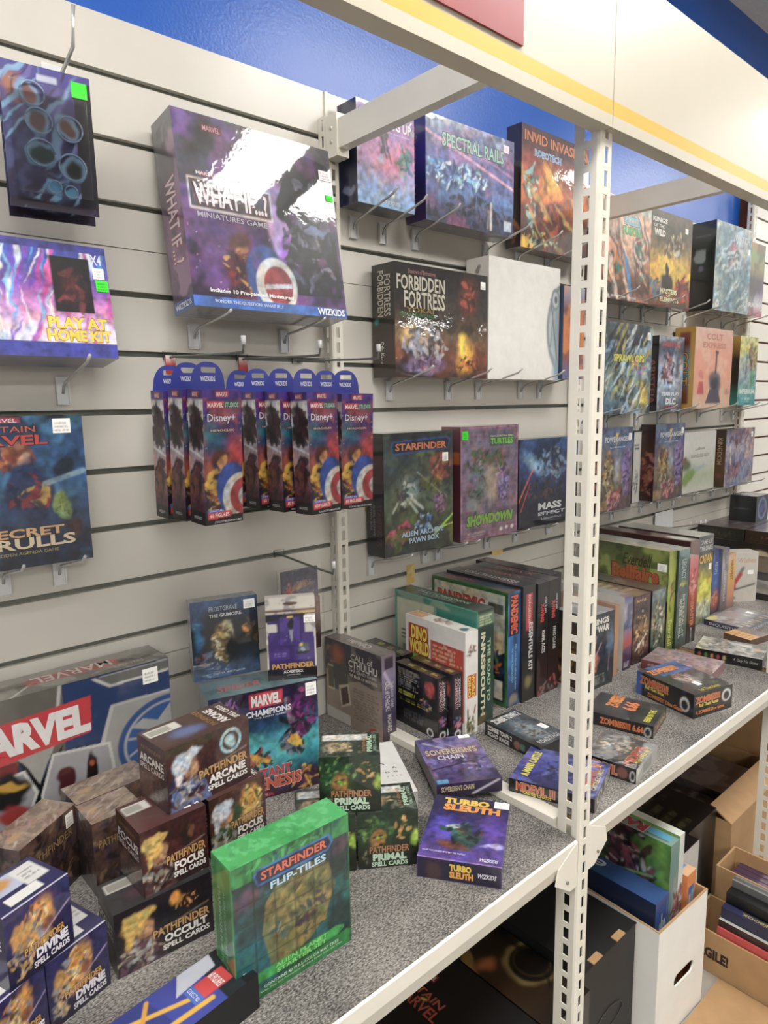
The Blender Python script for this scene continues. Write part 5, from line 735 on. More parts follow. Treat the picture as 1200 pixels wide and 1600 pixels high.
# ---- right shelf, standing row
def zom(key, label):
    box(key, 'zombie_game_box', '#17151a', {
     'L': [('g', ['#14141a', '#19181e', '#1c1a20']), ('l', .06, .62, .62, .95, 9, '#b8b4b0', .7), ('l', .06, .50, .5, .58, 3, '#c8c44c', .8), ('b', .82, .76, .11, .12, '#c8483c', .3), ('f', .72, .64, .94, .86, '#8c2c28', .4), ('c', .72, .46, .14, .10, ['#8c3c5c', '#3c5c94', '#c8a060', '#2a1c28'], 40, .03), ('l', .1, .40, .9, .46, 2, '#c8b83c', .6), ('l', .2, .12, .75, .3, 6, '#5c5c64', .7), ('o', .82, .07, .06, .012, '#e8e8e8'), ('x', .012, '#2a262c')],
     'F': [('g', ['#17151a', '#2c2028', '#1c1a20']), ('c', .5, .25, .4, .1, ['#d8889c', '#5c7cb0', '#c8486c'], 26, .03), ('f', .2, .42, .8, .95, '#241c20'), T('ZOMBIES!!!', .35, .70, .48, .36, '#d8a4a8', {'rot': -90}), T('ZOMBIES!!!', .68, .70, .44, .22, '#e4e0e0', {'rot': -90}), ('o', .5, .06, .05, .014, '#e8e8e8')],
     'T': [('B', '#2a2628'), ('n', '#5c3c40', 4, .5, .7), ('l', .3, .1, .7, .9, 3, '#c8c060', .8)]}, label)
zom('zom_a', 'black zombie game box with fine print side, front left of the standing row')
zom('zom_b', 'black zombie game box just left of the white dinosaur box')
p = POSES['zback_a']; POSES['zback_b'] = [p[0]-.037, p[1]+.004]+p[2:]
zom('zback_a', 'black zombie game box in the rear pair, behind the front two')
zom('zback_b', 'black zombie game box in the rear pair, nearest the worn horror card box')
box('dino', 'dinosaur_game_box', '#ece8e2', {
 'L': [('B', '#ece8e2'), ('f', .44, .12, .97, .82, '#c23a24'), ('l', .47, .16, .94, .80, 16, '#f0c8a0', .75), ('f', .05, .62, .40, .92, '#b8341c'), ('n', '#ece8e2', 9, .68, .4), ('f', .10, .38, .24, .62, '#6cac2c'), ('f', .25, .38, .44, .62, '#7cb83c'), ('f', .10, .10, .42, .36, '#4c3474'), ('o', .17, .50, .05, .02, '#2c5c1c'), ('o', .34, .50, .05, .02, '#2c5c1c'), ('b', .03, .5, .05, .08, '#5c6c34', .4), T('DINO', .24, .84, .28, .14, '#f4d840', {'b': .05, 'out': '#8c2414'}), T('WORLD', .24, .70, .34, .14, '#f4d840', {'b': .05, 'out': '#8c2414'})],
 'F': [('B', '#ece8e2'), ('c', .5, .80, .34, .07, ['#6c3c28', '#a86c50', '#3c2c24'], 30, .02), ('f', .18, .36, .86, .58, '#c8341c'), T('DINO', .32, .47, .2, .24, '#f4d840', {'rot': -90, 'b': .04}), T('WORLD', .62, .47, .22, .26, '#f4d840', {'rot': -90, 'b': .04}), ('c', .5, .09, .35, .08, ['#5c6c3c', '#8c7c54', '#3c4428', '#a89868'], 50, .022), ('d', .25, .05, .2, .25, .012, '#6c6c48'), ('d', .7, .2, .8, .27, .01, '#b85c3c')],
 'T': [('B', '#e6e0d8'), ('f', .12, .74, .88, .98, '#c8443c', .7), ('c', .5, .45, .3, .14, ['#8c5c4c', '#c8b0a8'], 20, .04), ('b', .5, .1, .3, .06, '#3c6c74', .4), T('DINO', .5, .86, .2, .5, '#f4d840', {'rot': 90})]}, 'white dinosaur game box with red panel in the standing row', finish=GLOSS)
box('inns', 'green_horror_game_box', '#1c3430', {
 'L': [('g', ['#3c6c60', '#2c8c7c', '#3aa48c', '#2c7c6c']), ('f', .03, .05, .50, .93, '#c8c8ae'), ('n', '#a8b09c', 4, .55, .5), ('f', .08, .30, .46, .86, '#cfcdb4'), ('l', .08, .55, .24, .66, 3, '#4c4c44', .8), ('f', .30, .77, .42, .86, '#8c8868', .8), ('f', .53, .05, .96, .93, '#2c8474'), ('p', [(.53, .84), (.96, .62), (.96, .55), (.53, .76)], '#3c3c30'), ('f', .72, .62, .94, .72, '#d8d8c0'), ('x', .012, '#4cb49c'), ('f', .1, .28, .22, .5, '#5c6454', .6)],
 'F': [('g', ['#1c3c34', '#20483c', '#16302a']), ('f', 0, .86, 1, .97, '#5c7c5c'), ('l', .1, .87, .9, .96, 4, '#d8d8b8', .8), T('THE ROAD TO', .70, .46, .56, .2, '#b8d4a8', {'rot': -90, 'b': .03}), T('INNSMOUTH', .32, .44, .74, .28, '#dcd8b4', {'rot': -90, 'b': .04}), ('b', .3, .06, .3, .05, '#6c5c34', .4)],
 'T': [('B', '#1f3a34'), ('n', '#4c5c50', 4, .55, .6), T('THE ROAD TO', .35, .5, .4, .25, '#8cb098', {'rot': 90}), T('INNSMOUTH', .62, .5, .6, .28, '#b0c4a0', {'rot': 90})]}, 'teal horror game box with vertical cream spine lettering in the standing row')
box('pand', 'green_edged_game_box', '#1c4c2c', {
 'L': [('g', ['#b0a48c', '#cfc4ac', '#c8bda4']), ('p', [(.2, .0), (1, 0), (1, .5), (.7, .35)], '#1c2430'), ('c', .75, .3, .2, .25, ['#3c7c4c', '#1c3c5c', '#c86c2c', '#281c3c'], 60, .04), ('f', .84, .06, .94, .22, '#e0dcd4'), ('x', .035, '#1d5c30'), ('x', .018, '#2c7c3c'), ('x', .006, '#5c3c20'), ('f', .76, .80, .94, .88, '#2a2a2a', .8), T('PANDEMIC', .40, .845, .62, .10, '#c8341c', {'out': '#20181c', 'b': .04})],
 'F': [('g', ['#1c2c4c', '#204c84', '#2c6cac', '#1c5c9c', '#204470']), ('n', '#3c8cc8', 6, .58, .5), ('n', '#10203c', 8, .6, .6), ('b', .5, .05, .4, .05, '#8c8478', .5), ('f', .12, .62, .88, .97, '#2a1c30'), T('PANDEMIC', .5, .80, .33, .56, '#d8502c', {'rot': -90, 'b': .05, 'out': '#1c1018'}), T('Do you have what it takes', .62, .34, .40, .16, '#8cc4e8', {'rot': -90}), T('to save humanity?', .35, .36, .30, .16, '#8cc4e8', {'rot': -90})],
 'T': [('B', '#2c3c50'), ('f', 0, 0, .3, 1, '#20582c'), ('n', '#5c3430', 4, .5, .6), T('PANDEMIC', .6, .7, .4, .4, '#a8483c', {'rot': 90})]}, 'green edged game box with blue spine and red title in the standing row')
box('essen', 'starter_kit_box', '#1e1c1e', {'F': [('g', ['#2a2620', '#1e1d20', '#1c1c1f', '#2c2a2c']), ('f', .25, .62, .7, .93, '#b8242c'), ('b', .5, .17, .3, .06, '#8c7c54', .6), T('DUNGEONS', .48, .80, .24, .16, '#f0d8d0', {'rot': -90}), T('ESSENTIALS KIT', .60, .47, .42, .30, '#e8e4de', {'rot': -90, 'b': .03})],
 'T': [('B', '#3c3a3c'), ('n', '#5c5654', 4, .5, .6), T('ESSENTIALS KIT', .5, .5, .7, .4, '#c8c4bc', {'rot': 90})], 'L': [('B', '#28262a')]}, 'black starter kit box with red label on its spine, in the standing row', finish=WRAP)
for kk, lab, w1 in (('xw_a', 'black game box with short red spine title, right of the starter kit box', 'REBEL ACES'), ('xw_b', 'black game box with short red spine title, next to the tall front post', 'FANG CLAWS')):
    box(kk, 'spine_lettered_game_box', '#161618', {'F': [('g', ['#3c1c20', '#18171a', '#161618']), ('f', .25, .64, .75, .84, '#c8ccd0', .0), T('STAR WARS', .72, .80, .14, .12, '#d8d8d8', {'rot': -90}), T('X-WING', .42, .74, .16, .34, '#d03c34', {'rot': -90, 'b': .04}), T(w1, .55, .48, .2, .28, '#e8e4e0', {'rot': -90}), ('c', .5, .06, .4, .05, ['#b83c34', '#8c7c74'], 10, .02)],
     'T': [('B', '#3a3638'), ('n', '#6c5c58', 4, .5, .6), T('X-WING', .5, .5, .5, .4, '#a86c68', {'rot': 90})]}, lab)
POSES['xw_c'] = [POSES['xw_b'][0]+.049, POSES['xw_b'][1]+.03]+POSES['xw_b'][2:]
box('xw_c', 'spine_lettered_game_box', '#161618', {'T': [('B', '#3a3638'), ('n', '#6c5c58', 4, .5, .6)]}, 'black game box in the standing row hidden directly behind the tall front post')

SP = lambda cs, w1, tc, dabs=None, **k: [('g', cs)]+([('c', .5, .3, .4, .25, dabs, 60, .035)] if dabs else [])+([T(w1, .5, .6, .5, .45, tc, {'rot': -90, 'b': .03})] if w1 else [])
box('kings', 'war_game_box', '#2a2c30', {
 'F': [('g', ['#22262c', '#2c3440', '#3c4650', '#30363e']), ('n', '#1c2026', 4, .5, .6), ('b', .2, .38, .2, .16, '#d8906c', .6), ('c', .2, .36, .16, .16, ['#e8b08c', '#a8544c', '#f0d0b8'], 30, .03), ('d', .3, .7, .2, .4, .012, '#e8b8b0'), ('d', .5, .6, .3, .45, .01, '#d8a8a8'), ('d', .85, .55, .8, .2, .012, '#8c6c70'), ('b', .85, .6, .15, .2, '#5c7488', .7), ('l', .25, .06, .75, .2, 5, '#c8c4c0', .7), T('KINGS', .46, .90, .66, .08, '#ece6dc', {'b': .04}), T('OF', .30, .83, .12, .035, '#ece6dc'), T('WAR', .56, .80, .46, .09, '#ece6dc', {'b': .05})],
 'L': [('g', ['#3c2c1c', '#5c4424', '#2c3030']), ('c', .5, .3, .4, .3, ['#a87c3c', '#2c2420', '#6c5030'], 60, .05)], 'T': [('B', '#8c8c90'), ('n', '#c8c8c8', 3, .5, .5)]}, 'dark war game box with cream title, right beside the tall front post on the shelf')
box('peach', 'thin_tan_box', '#b8906c', {'F': [('g', ['#b88c64', '#c89c7c', '#b07c5c'])], 'L': [('g', ['#a87c5c', '#c8a084'])], 'T': [('B', '#a8806c'), ('n', '#6c4c44', 4, .5, .6)]}, 'thin tan box standing between the dark war game box and the white and navy one')
box('navy', 'white_navy_game_box', '#1c2848', {'F': [('g', ['#1c2c50', '#8c2c34', '#b84c48', '#8c94b0', '#b8b0c0', '#4c5c84']), ('n', '#2c3c64', 4, .52, .7), ('l', .2, .04, .8, .12, 3, '#e8e8f0')], 'L': [('B', '#dcdad4'), ('f', .55, .10, .85, .2, '#2a3c6c'), ('f', .55, .25, .85, .35, '#2a3c6c'), ('f', .55, .40, .85, .5, '#2a3c6c')], 'T': [('B', '#a8a4a8'), ('n', '#8c3c40', 4, .5, .6)]}, 'white sided box with navy and red spine in the standing row right of the post')
DB = ['#c89c64', '#3c2c28', '#e0c8a0', '#5c4434', '#a85c3c']
box('brown_a', 'hero_battle_box', '#3a1a20', {'F': [('g', ['#3c2c34', '#5c4438', '#8c7050', '#4c4048', '#6c4c50']), ('c', .5, .45, .4, .35, DB, 110, .04), ('d', .2, .2, .8, .4, .012, '#d8d0c0'), ('x', .02, '#3a1a20'), T('MARVEL', .5, .92, .6, .04, '#c8b080')], 'L': [('g', ['#6c3c3c', '#8c4c3c'])], 'T': [('B', '#6c5848'), ('n', '#a89074', 4, .5, .6), ('l', .1, .2, .9, .8, 5, '#d8c8b0', .6)]}, 'maroon edged battle art box standing in the row, left of the grey green one')
box('brown_b', 'hero_battle_box', '#2a3030', {'F': [('g', ['#2c2c28', '#5c6454', '#8c9480', '#5c6c68', '#8c9c9c']), ('c', .5, .45, .4, .35, ['#c8c09c', '#2c3430', '#8c8c74', '#e0d8c0', '#5c4c38'], 110, .04), ('x', .015, '#2a3438')], 'T': [('B', '#5c5c54'), ('n', '#98988c', 4, .5, .6)]}, 'grey green battle art box just left of the big light green box')
box('everdell', 'forest_game_box', '#7c8c34', {
 'L': [('g', ['#5c5038', '#6c6a3c', '#8c9440', '#8ca048', '#6c7c38', '#4c5c30']), ('n', '#a8b45c', 3, .5, .7), ('n', '#3c4424', 5, .56, .7), ('f', .80, .45, .98, .8, '#b8c070', .5), ('f', 0, 0, 1, .50, '#3c2c24'), ('n', '#5c4c34', 7, .55, .5), ('l', .45, .55, .85, .62, 3, '#d8c8a0', .7), T('Everdell', .66, .86, .30, .12, '#3c3420', {'sl': .2}), T('Bellfaire', .64, .73, .52, .15, '#b85424', {'b': .04, 'out': '#4c2010'})],
 'F': [('g', ['#5c6c20', '#9caa3c', '#b0bc4c', '#8c9c3c']), ('n', '#6c7c2c', 5, .5, .6), ('c', .5, .55, .3, .12, ['#c89458', '#5c5c2c'], 20, .03), T('Everdell', .5, .18, .26, .5, '#e0e08c', {'rot': -90})], 'T': [('B', '#b8b490'), ('n', '#8c8c6c', 4, .5, .5)]}, 'light green forest game box with orange title in the standing row', [('L', .93, .83, .028, .022, ST)])
box('betray', 'grey_green_spine_box', '#4c5c58', {'F': [('g', ['#3c4844', '#6c7c70', '#5c7068', '#5c7478', '#8ca0a0']), ('n', '#3c4c48', 5, .52, .7), ('c', .5, .65, .3, .05, ['#c8bc5c', '#8c9450'], 20, .03), T('BETRAYAL AT', .62, .32, .44, .2, '#c8d0c4', {'rot': -90}), T('HOUSE ON HILL', .35, .30, .4, .24, '#d8dcd0', {'rot': -90, 'b': .03}), T('LEGACY', .5, .80, .2, .4, '#b8ccc8', {'rot': -90})], 'L': [('B', '#2c3834')], 'T': [('B', '#b0b4ac'), ('n', '#8c908c', 4, .5, .5)]}, 'grey green box standing right of the light green forest box')
box('rune', 'red_spine_box', '#2c1c1c', {'F': [('g', ['#1c1a1c', '#3c2420', '#7c3428', '#b8402c', '#c8484c', '#d88c8c']), ('c', .5, .7, .4, .16, ['#e0847c', '#8c2c24', '#e0b0a0'], 40, .03), T('RUNEMASTER', .5, .40, .42, .4, '#e07c3c', {'rot': -90, 'b': .03}), T('LEGENDS', .5, .08, .12, .2, '#e0e0e0')], 'T': [('B', '#c8a8a0')]}, 'red spined box standing left of the grey and yellow titled one')
box('maroon', 'maroon_game_box', '#3c1a18', {'F': [('g', ['#5c4c4c', '#8c7c7c', '#6c5450', '#8c7470']), ('l', .3, .1, .7, .9, 3, '#d8ccc4', .6)], 'L': [('g', ['#3c1a18', '#4a2420', '#3c1c1a']), ('x', .006, '#8c6c60')], 'T': [('B', '#5a4240'), ('b', .5, .15, .4, .12, '#e8e4dc', .4)]}, 'tall maroon game box standing behind the light green forest box')
box('catan', 'grey_yellow_titled_box', '#3c3c3c', {'F': [('g', ['#8c9484', '#b0b48c', '#d8cc3c', '#c8b838', '#6c6c54', '#5c5c5c', '#6c6c70']), ('b', .5, .42, .34, .12, '#e8dc4c', .5), ('c', .5, .15, .4, .12, ['#a8b0a4', '#6c7468', '#d0d4c8'], 50, .03), T('GAME OF', .5, .93, .8, .05, '#c8c8c8'), T('THRONES', .5, .86, .86, .055, '#d8d8d8', {'b': .02}), T('CATAN', .5, .74, .84, .10, '#e8b83c', {'b': .04, 'out': '#4c3c1c'})], 'T': [('B', '#b8b4ac')], 'L': [('B', '#4c3c3c')]}, 'grey game box with yellow title standing in the row', [('F', .82, .64, .014, .02, ST)])
box('blue', 'blue_fire_spine_box', '#1c2c64', {'F': [('g', ['#1c2450', '#b8603c', '#3c5c9c', '#2c5ca8', '#24408c', '#1c2c64']), ('c', .5, .25, .3, .14, ['#e0743c', '#f0a45c', '#8c3c34'], 30, .03), ('n', '#6c9cd0', 5, .58, .5), T('AEON', .5, .72, .2, .4, '#a8c0e8', {'rot': -90})]}, 'blue box with orange figures standing right of the yellow titled box')
box('grey', 'grey_spine_box', '#7c7478', {'F': [('g', ['#5c4c50', '#8c8084', '#a89ca0', '#b8b0b4', '#6c686c']), ('n', '#5c5458', 5, .5, .6), T('CHRONICLES', .5, .4, .5, .3, '#e0dce0', {'rot': -90})]}, 'grey spined box standing between the blue one and the yellow one')
box('orange', 'yellow_orange_spine_box', '#c88c3c', {'F': [('g', ['#7c5c5c', '#d8946c', '#e0a84c', '#e8bc4c', '#e0b8a8']), ('n', '#c86c4c', 5, .54, .5), T('HARVEST', .5, .7, .36, .4, '#8c4c2c', {'rot': -90})]}, 'thin yellow and orange box standing left of the white box with a red knife')
box('wishes', 'white_knife_box', '#d6d0c6', {'F': [('B', '#cfc8be'), ('x', .015, '#dcd6cc'), ('d', .02, .30, .42, .68, .05, '#7c7c78'), ('d', .10, .36, .34, .56, .06, '#b82c28'), ('b', .08, .30, .1, .06, '#c8302c', .3), ('d', .05, .24, .90, .36, .018, '#4c4844'), ('d', .05, .12, .16, .08, .012, '#3c3c3c'), T('Wishes', .55, .84, .76, .10, '#c8a07c', {'sl': .2})], 'R': [('B', '#dcd8d0')], 'T': [('B', '#dcd6cc')]}, 'white box with a red and grey knife, standing at the far right', [('F', .72, .60, .02, .014, ST)])

# ---- right shelf, flat boxes
ZT = [('g', ['#26262a', '#34343a']), ('n', '#4c4c50', 4, .5, .5)]
box('z666', 'flat_zombie_box', '#18181a', {'T': [('g', ['#1e1e20', '#2c2c2e']), ('n', '#4c4c4e', 3, .5, .4), ('b', .3, .5, .3, .3, '#3c3c40', .8), T('ZOMBIES!!!', .30, .70, .56, .20, '#e88c34', {'rot': 90, 'b': .05, 'out': '#3c1c10'}), T('6.66', .55, .62, .40, .22, '#e87c34', {'rot': 90, 'b': .06, 'out': '#3c1c10'}), T('FIEND IN THE..', .88, .40, .6, .09, '#e8e03c', {'rot': 90, 'b': .03})],
 'F': [('B', '#1b1a1c'), T('ZOMBIES!!! 6.66', .55, .5, .64, .55, '#e0742c', {'b': .05}), ('b', .92, .4, .05, .4, '#d8d8d8', .1), ('b', .92, .4, .035, .3, '#1b1a1c', .1)], 'R': [('B', '#2a2420'), T('ZOMBIES', .3, .5, .4, .5, '#d8783c'), T('FIEND', .7, .5, .4, .4, '#e0c83c')]}, 'flat black box with orange title, just right of the front post')
MT = lambda top, ex: {'T': [('g', top), ('n', '#1c1c2c', 4, .55, .6)]+ex+[T('MIDEVIL', .80, .44, .74, .16, '#b8402c', {'rot': 90, 'b': .04, 'out': '#e8b84c'})],
 'F': [('B', '#1a1718'), T('MIDEVIL', .40, .5, .52, .62, '#d8542c', {'out': '#e8c49c', 'b': .02}), ('b', .75, .5, .10, .4, '#7c4c44', .3), ('b', .93, .45, .05, .35, '#d8d8d8', .1), ('b', .93, .45, .035, .26, '#1a1718', .1)], 'R': [('B', '#b8b8b4'), ('k', 1, 1, '#b8b8b4', 0), ('f', .3, .2, .7, .85, '#6c6c68', .6)]}
box('mid2', 'flat_midevil_box', '#1a1718', MT(['#3c3a3c', '#6c645c', '#5c5450'], [('c', .4, .6, .3, .3, ['#c8b89c', '#5c5044', '#8c7c68', '#3c342c'], 60, .06), T('THE CHILDREN', .93, .5, .6, .06, '#e8d83c', {'rot': 90})]), 'flat skull covered box with orange title, nearest the shelf edge')
box('mid3', 'flat_castle_box', '#1a1718', {'T': [('g', ['#24244c', '#3c3c8c', '#4c50a0', '#2c2c5c']), ('n', '#6c74c8', 3, .5, .6), ('c', .55, .5, .25, .3, ['#141830', '#5c64b0', '#2a2c58'], 50, .06), T('MIDEVIL III', .86, .55, .72, .10, '#b8402c', {'rot': 90, 'b': .04, 'out': '#e8b84c'}), T('CASTLE CHAOS', .94, .5, .6, .05, '#e8d83c', {'rot': 90}), T('A MANS CASTLE', .14, .5, .72, .10, '#f0e838', {'rot': 90, 'b': .04})],
 'F': [('B', '#1c1618'), T('MIDEVIL III', .32, .55, .46, .62, '#d8542c', {'out': '#e8c49c', 'b': .02}), T('CASTLE CHAOS', .34, .18, .34, .22, '#e8d83c', {'b': .03}), ('c', .66, .5, .08, .4, ['#a85c3c', '#5c3428', '#d88c4c'], 26, .1), ('b', .90, .45, .05, .35, '#d8d8d8', .1)], 'R': [('B', '#1a1718'), ('b', .3, .45, .16, .36, '#d8d8d8', .1), ('b', .3, .45, .11, .26, '#1a1718', .1), ('f', .62, .1, .98, .9, '#b4b4b0')]}, 'flat blue and purple castle box passing behind the tall front post')
box('ztown', 'flat_black_town_box', '#1c1c1c', {'T': [('g', ['#3c4044', '#5c6468', '#4c5458']), ('n', '#2a2c2e', 4, .5, .6), ('b', .6, .5, .3, .3, '#8c98a0', .7), ('c', .55, .5, .3, .3, ['#2a2e30', '#8c989c', '#5c4c48'], 50, .06), ('f', 0, 0, .2, 1, '#2a2a2a', .7), T('ZOMBIE TOWN 2', .12, .5, .86, .14, '#e4e2de', {'rot': 90, 'b': .05}), T('ROAD RAGE', .90, .5, .7, .09, '#d8d6d2', {'rot': 90})],
 'F': [('B', '#1c1c1c'), T('ZOMBIE TOWN 2', .28, .66, .46, .34, '#e4e2de', {'b': .05}), T('ROAD RAGE', .26, .26, .4, .3, '#e4e2de', {'b': .04}), ('b', .60, .4, .06, .3, '#8c5c4c', .3), ('f', .66, .2, .74, .6, '#4c7c6c')], 'R': [('B', '#8c8c88'), ('k', 12, 1, '#2a2a2a', .9)]}, 'flat black box with white lettering, left of the tall front post', [('T', .62, .85, .022, .014, ST)])
box('doors', 'flat_blue_zombie_box', '#24406c', {'T': [('g', ['#2c2c2e', '#4c4844']), ('f', 0, .2, .35, 1, '#3c64a8', .9), ('n', '#3c3c40', 4, .56, .5), ('b', .55, .48, .2, .2, '#a89c90', .5), ('c', .55, .48, .2, .2, ['#d8ccc0', '#8c3430', '#5c544c', '#2a2624'], 50, .05), T('ZOMBIES!!!', .18, .42, .70, .16, '#e88c34', {'rot': 90, 'b': .05, 'out': '#7c2414'}), T('Roll Them Bones', .93, .5, .5, .07, '#e8d03c', {'rot': 90})],
 'F': [('g', ['#1c1a1c', '#241f20']), ('f', 0, 0, .10, 1, '#2c5cb0'), ('n', '#2c4c8c', 2, .64, .6), T('ZOMBIES!!!', .32, .70, .50, .34, '#d85c34', {'out': '#f0b83c', 'b': .03}), T('Roll Them Bones', .34, .46, .34, .16, '#f0d83c', {'b': .04}), T('ZOMBIES!!! Dice Game', .52, .18, .62, .18, '#e0842c', {'b': .04}), ('b', .85, .45, .08, .30, '#e0e0e0', .08), ('b', .85, .42, .055, .20, '#1c1a1c', .1)],
 'R': [('B', '#201d1e'), T('ZOMBIES!!!', .36, .72, .62, .26, '#d85c34', {'out': '#f0b83c', 'b': .03}), T('Roll Them Bones', .38, .50, .5, .15, '#f0d83c', {'b': .04}), T('A ZOMBIES Dice Game', .42, .22, .74, .15, '#e0842c', {'b': .04}), ('b', .84, .62, .12, .26, '#e0e0e0', .08), ('b', .84, .60, .08, .18, '#201d1e', .1)]}, 'thick flat box with blue corners and orange zombie lettering near the shelf edge', [('T', .75, .45, .02, .014, ST)])
box('pink', 'flat_pink_box', '#7c2c34', {'T': [('g', ['#8c6c70', '#a88c90', '#9c7c84']), ('n', '#5c5c54', 4, .5, .6), ('c', .6, .4, .3, .3, ['#a8888c', '#c8b4b8', '#6c4448'], 30, .06)], 'F': [('g', ['#5c1c24', '#8c3840']), ('l', .1, .2, .4, .8, 2, '#e0c8c8', .7)], 'R': [('B', '#9c6c70')]}, 'flat dusty pink and red box behind the blue cornered zombie box')
box('artflat', 'flat_black_art_box', '#17171a', {'T': [('g', ['#b8b4ac', '#8c887c', '#5c5a54', '#3c3c3c'], 1), ('n', '#d8d4cc', 4, .5, .6), ('n', '#4c4840', 5, .55, .7), ('c', .35, .5, .25, .3, ['#d8d0c0', '#6c6458', '#a89c88', '#2a2824'], 60, .06), ('b', .85, .6, .07, .12, '#b88458', .5)],
 'F': [('B', '#141416'), ('b', .08, .5, .022, .22, '#a85c3c', .1), ('b', .18, .5, .022, .22, '#5c8c4c', .1), ('b', .27, .5, .022, .22, '#c8883c', .1), ('b', .36, .5, .022, .22, '#a83c34', .1), ('b', .45, .5, .022, .22, '#c8b878', .1), T('A Guy He Gone', .76, .5, .36, .34, '#b8b4a8', {'sl': .2})], 'R': [('B', '#3c3c3c')]}, 'flat black sided box with cloudy light cover, behind the pink one near the right edge')
box('inq', 'flat_navy_box', '#22264c', {'T': [('g', ['#8c8488', '#a8a4a8', '#6c6878'], 1), ('n', '#5c5870', 4, .5, .7), ('n', '#d8d4d0', 6, .6, .6), ('b', .08, .15, .12, .13, '#d8cc78', .3), ('l', .75, .05, .98, .95, 8, '#e0dcd0', .8), T('INQUISITION', .85, .5, .7, .10, '#b09c60', {'rot': 90})], 'F': [('B', '#20244a'), T('ULTIMATE WEREWOLF', .5, .80, .6, .2, '#8c90b0'), T('INQUISITION', .54, .40, .80, .56, '#dcdce0', {'b': .02})], 'R': [('B', '#8c8c94'), T('INQUISITION', .5, .45, .9, .5, '#e0e0e0')]}, 'flat navy box with white serif lettering at the right edge', [('T', .45, .85, .022, .016, ST)])
box('slat_orange', 'flat_orange_striped_box', '#6c4c3c', {'T': [('B', '#7c6c68'), ('f', 0, 0, .5, 1, '#e0a03c'), ('l', .05, .1, .45, .95, 5, '#6c3c1c', .8), ('n', '#9c9490', 4, .6, .4)]}, 'flat orange striped box between the navy box and the black sided one')
box('blackflat', 'flat_black_box', '#141414', {'T': [('B', '#8c8884'), ('n', '#c8c4c0', 3, .45, .6)], 'L': [('B', '#151517')]}, 'thin flat black box at the right edge in front of the white knife box')
# stack at the right edge
def plain(name, x0, x1, y0, y1, z0, z1, base, faces, label, **k):
    return carton(name, [(x0+x1)/2, (y0+y1)/2, z0, x1-x0, y1-y0, z1-z0, 0, 0], faces, base, k.get('finish'), k.get('sticker'), label, 'game box')
plain('flat_grey_box', 1.86, 2.16, -.44, -.115, .7095, .765, '#5c5858', {}, 'grey box at the bottom of the far right stack, behind the white knife box')
plain('flat_tan_box', 1.855, 2.16, -.44, -.115, .7655, .83, '#8c7c6c', {}, 'tan box second from the bottom of the far right stack')
plain('flat_dark_lid_box', 1.85, 2.17, -.44, -.112, .8305, .878, '#1f1a1a', {'L': [('B', '#231d1c'), ('b', .55, .1, .12, .35, '#c8b894', .2)], 'T': [('B', '#b0aca4'), ('n', '#dcd8d0', 4, .5, .6)]}, 'dark box with pale mottled lid, middle of the far right stack', sticker=[('L', .8, .4, .03, .03, '#eaded8')])  # lid top much paler than the sides, with patches
plain('flat_green_art_box', 1.85, 2.17, -.232, -.05, .8785, .926, '#24241e', {'L': [('B', '#26261f'), ('c', .5, .4, .45, .3, ['#8c5c34', '#3c4c34', '#1c1c18'], 50, .08)], 'T': [('g', ['#5c5450', '#6c5c64', '#4c4c40']), ('n', '#a85c6c', 4, .6, .5), ('n', '#b4b0a8', 4, .6, .5)]}, 'dark flat box with green side art, on the far right stack')
plain('flat_brown_art_box', 1.85, 2.17, -.45, -.236, .8785, .926, '#241e1a', {'L': [('B', '#2a211c'), ('c', .5, .4, .45, .3, ['#a8683c', '#5c3c34', '#1c1816'], 50, .08)], 'T': [('g', ['#5c5450', '#5c4c54']), ('n', '#b0a8a4', 4, .5, .6)]}, 'dark flat box with brown side art, on the far right stack')
plain('dice_cube_box', 2.03, 2.16, -.205, -.10, .9265, 1.035, '#14202e', {'F': [('B', '#16263c'), ('o', .5, .5, .38, .03, '#7c8cb8'), ('o', .5, .5, .30, .06, '#3c4c8c'), ('b', .5, .5, .18, .18, '#3c3c8c', .4), ('c', .5, .5, .3, .3, ['#2c3c7c', '#8c94c8', '#16263c'], 40, .03)], 'L': [('B', '#12181e'), ('l', .2, .5, .8, .56, 1, '#6c7c8c')], 'T': [('B', '#242c34')]}, 'dark blue cube shaped box with a round emblem on top of the far right stack')

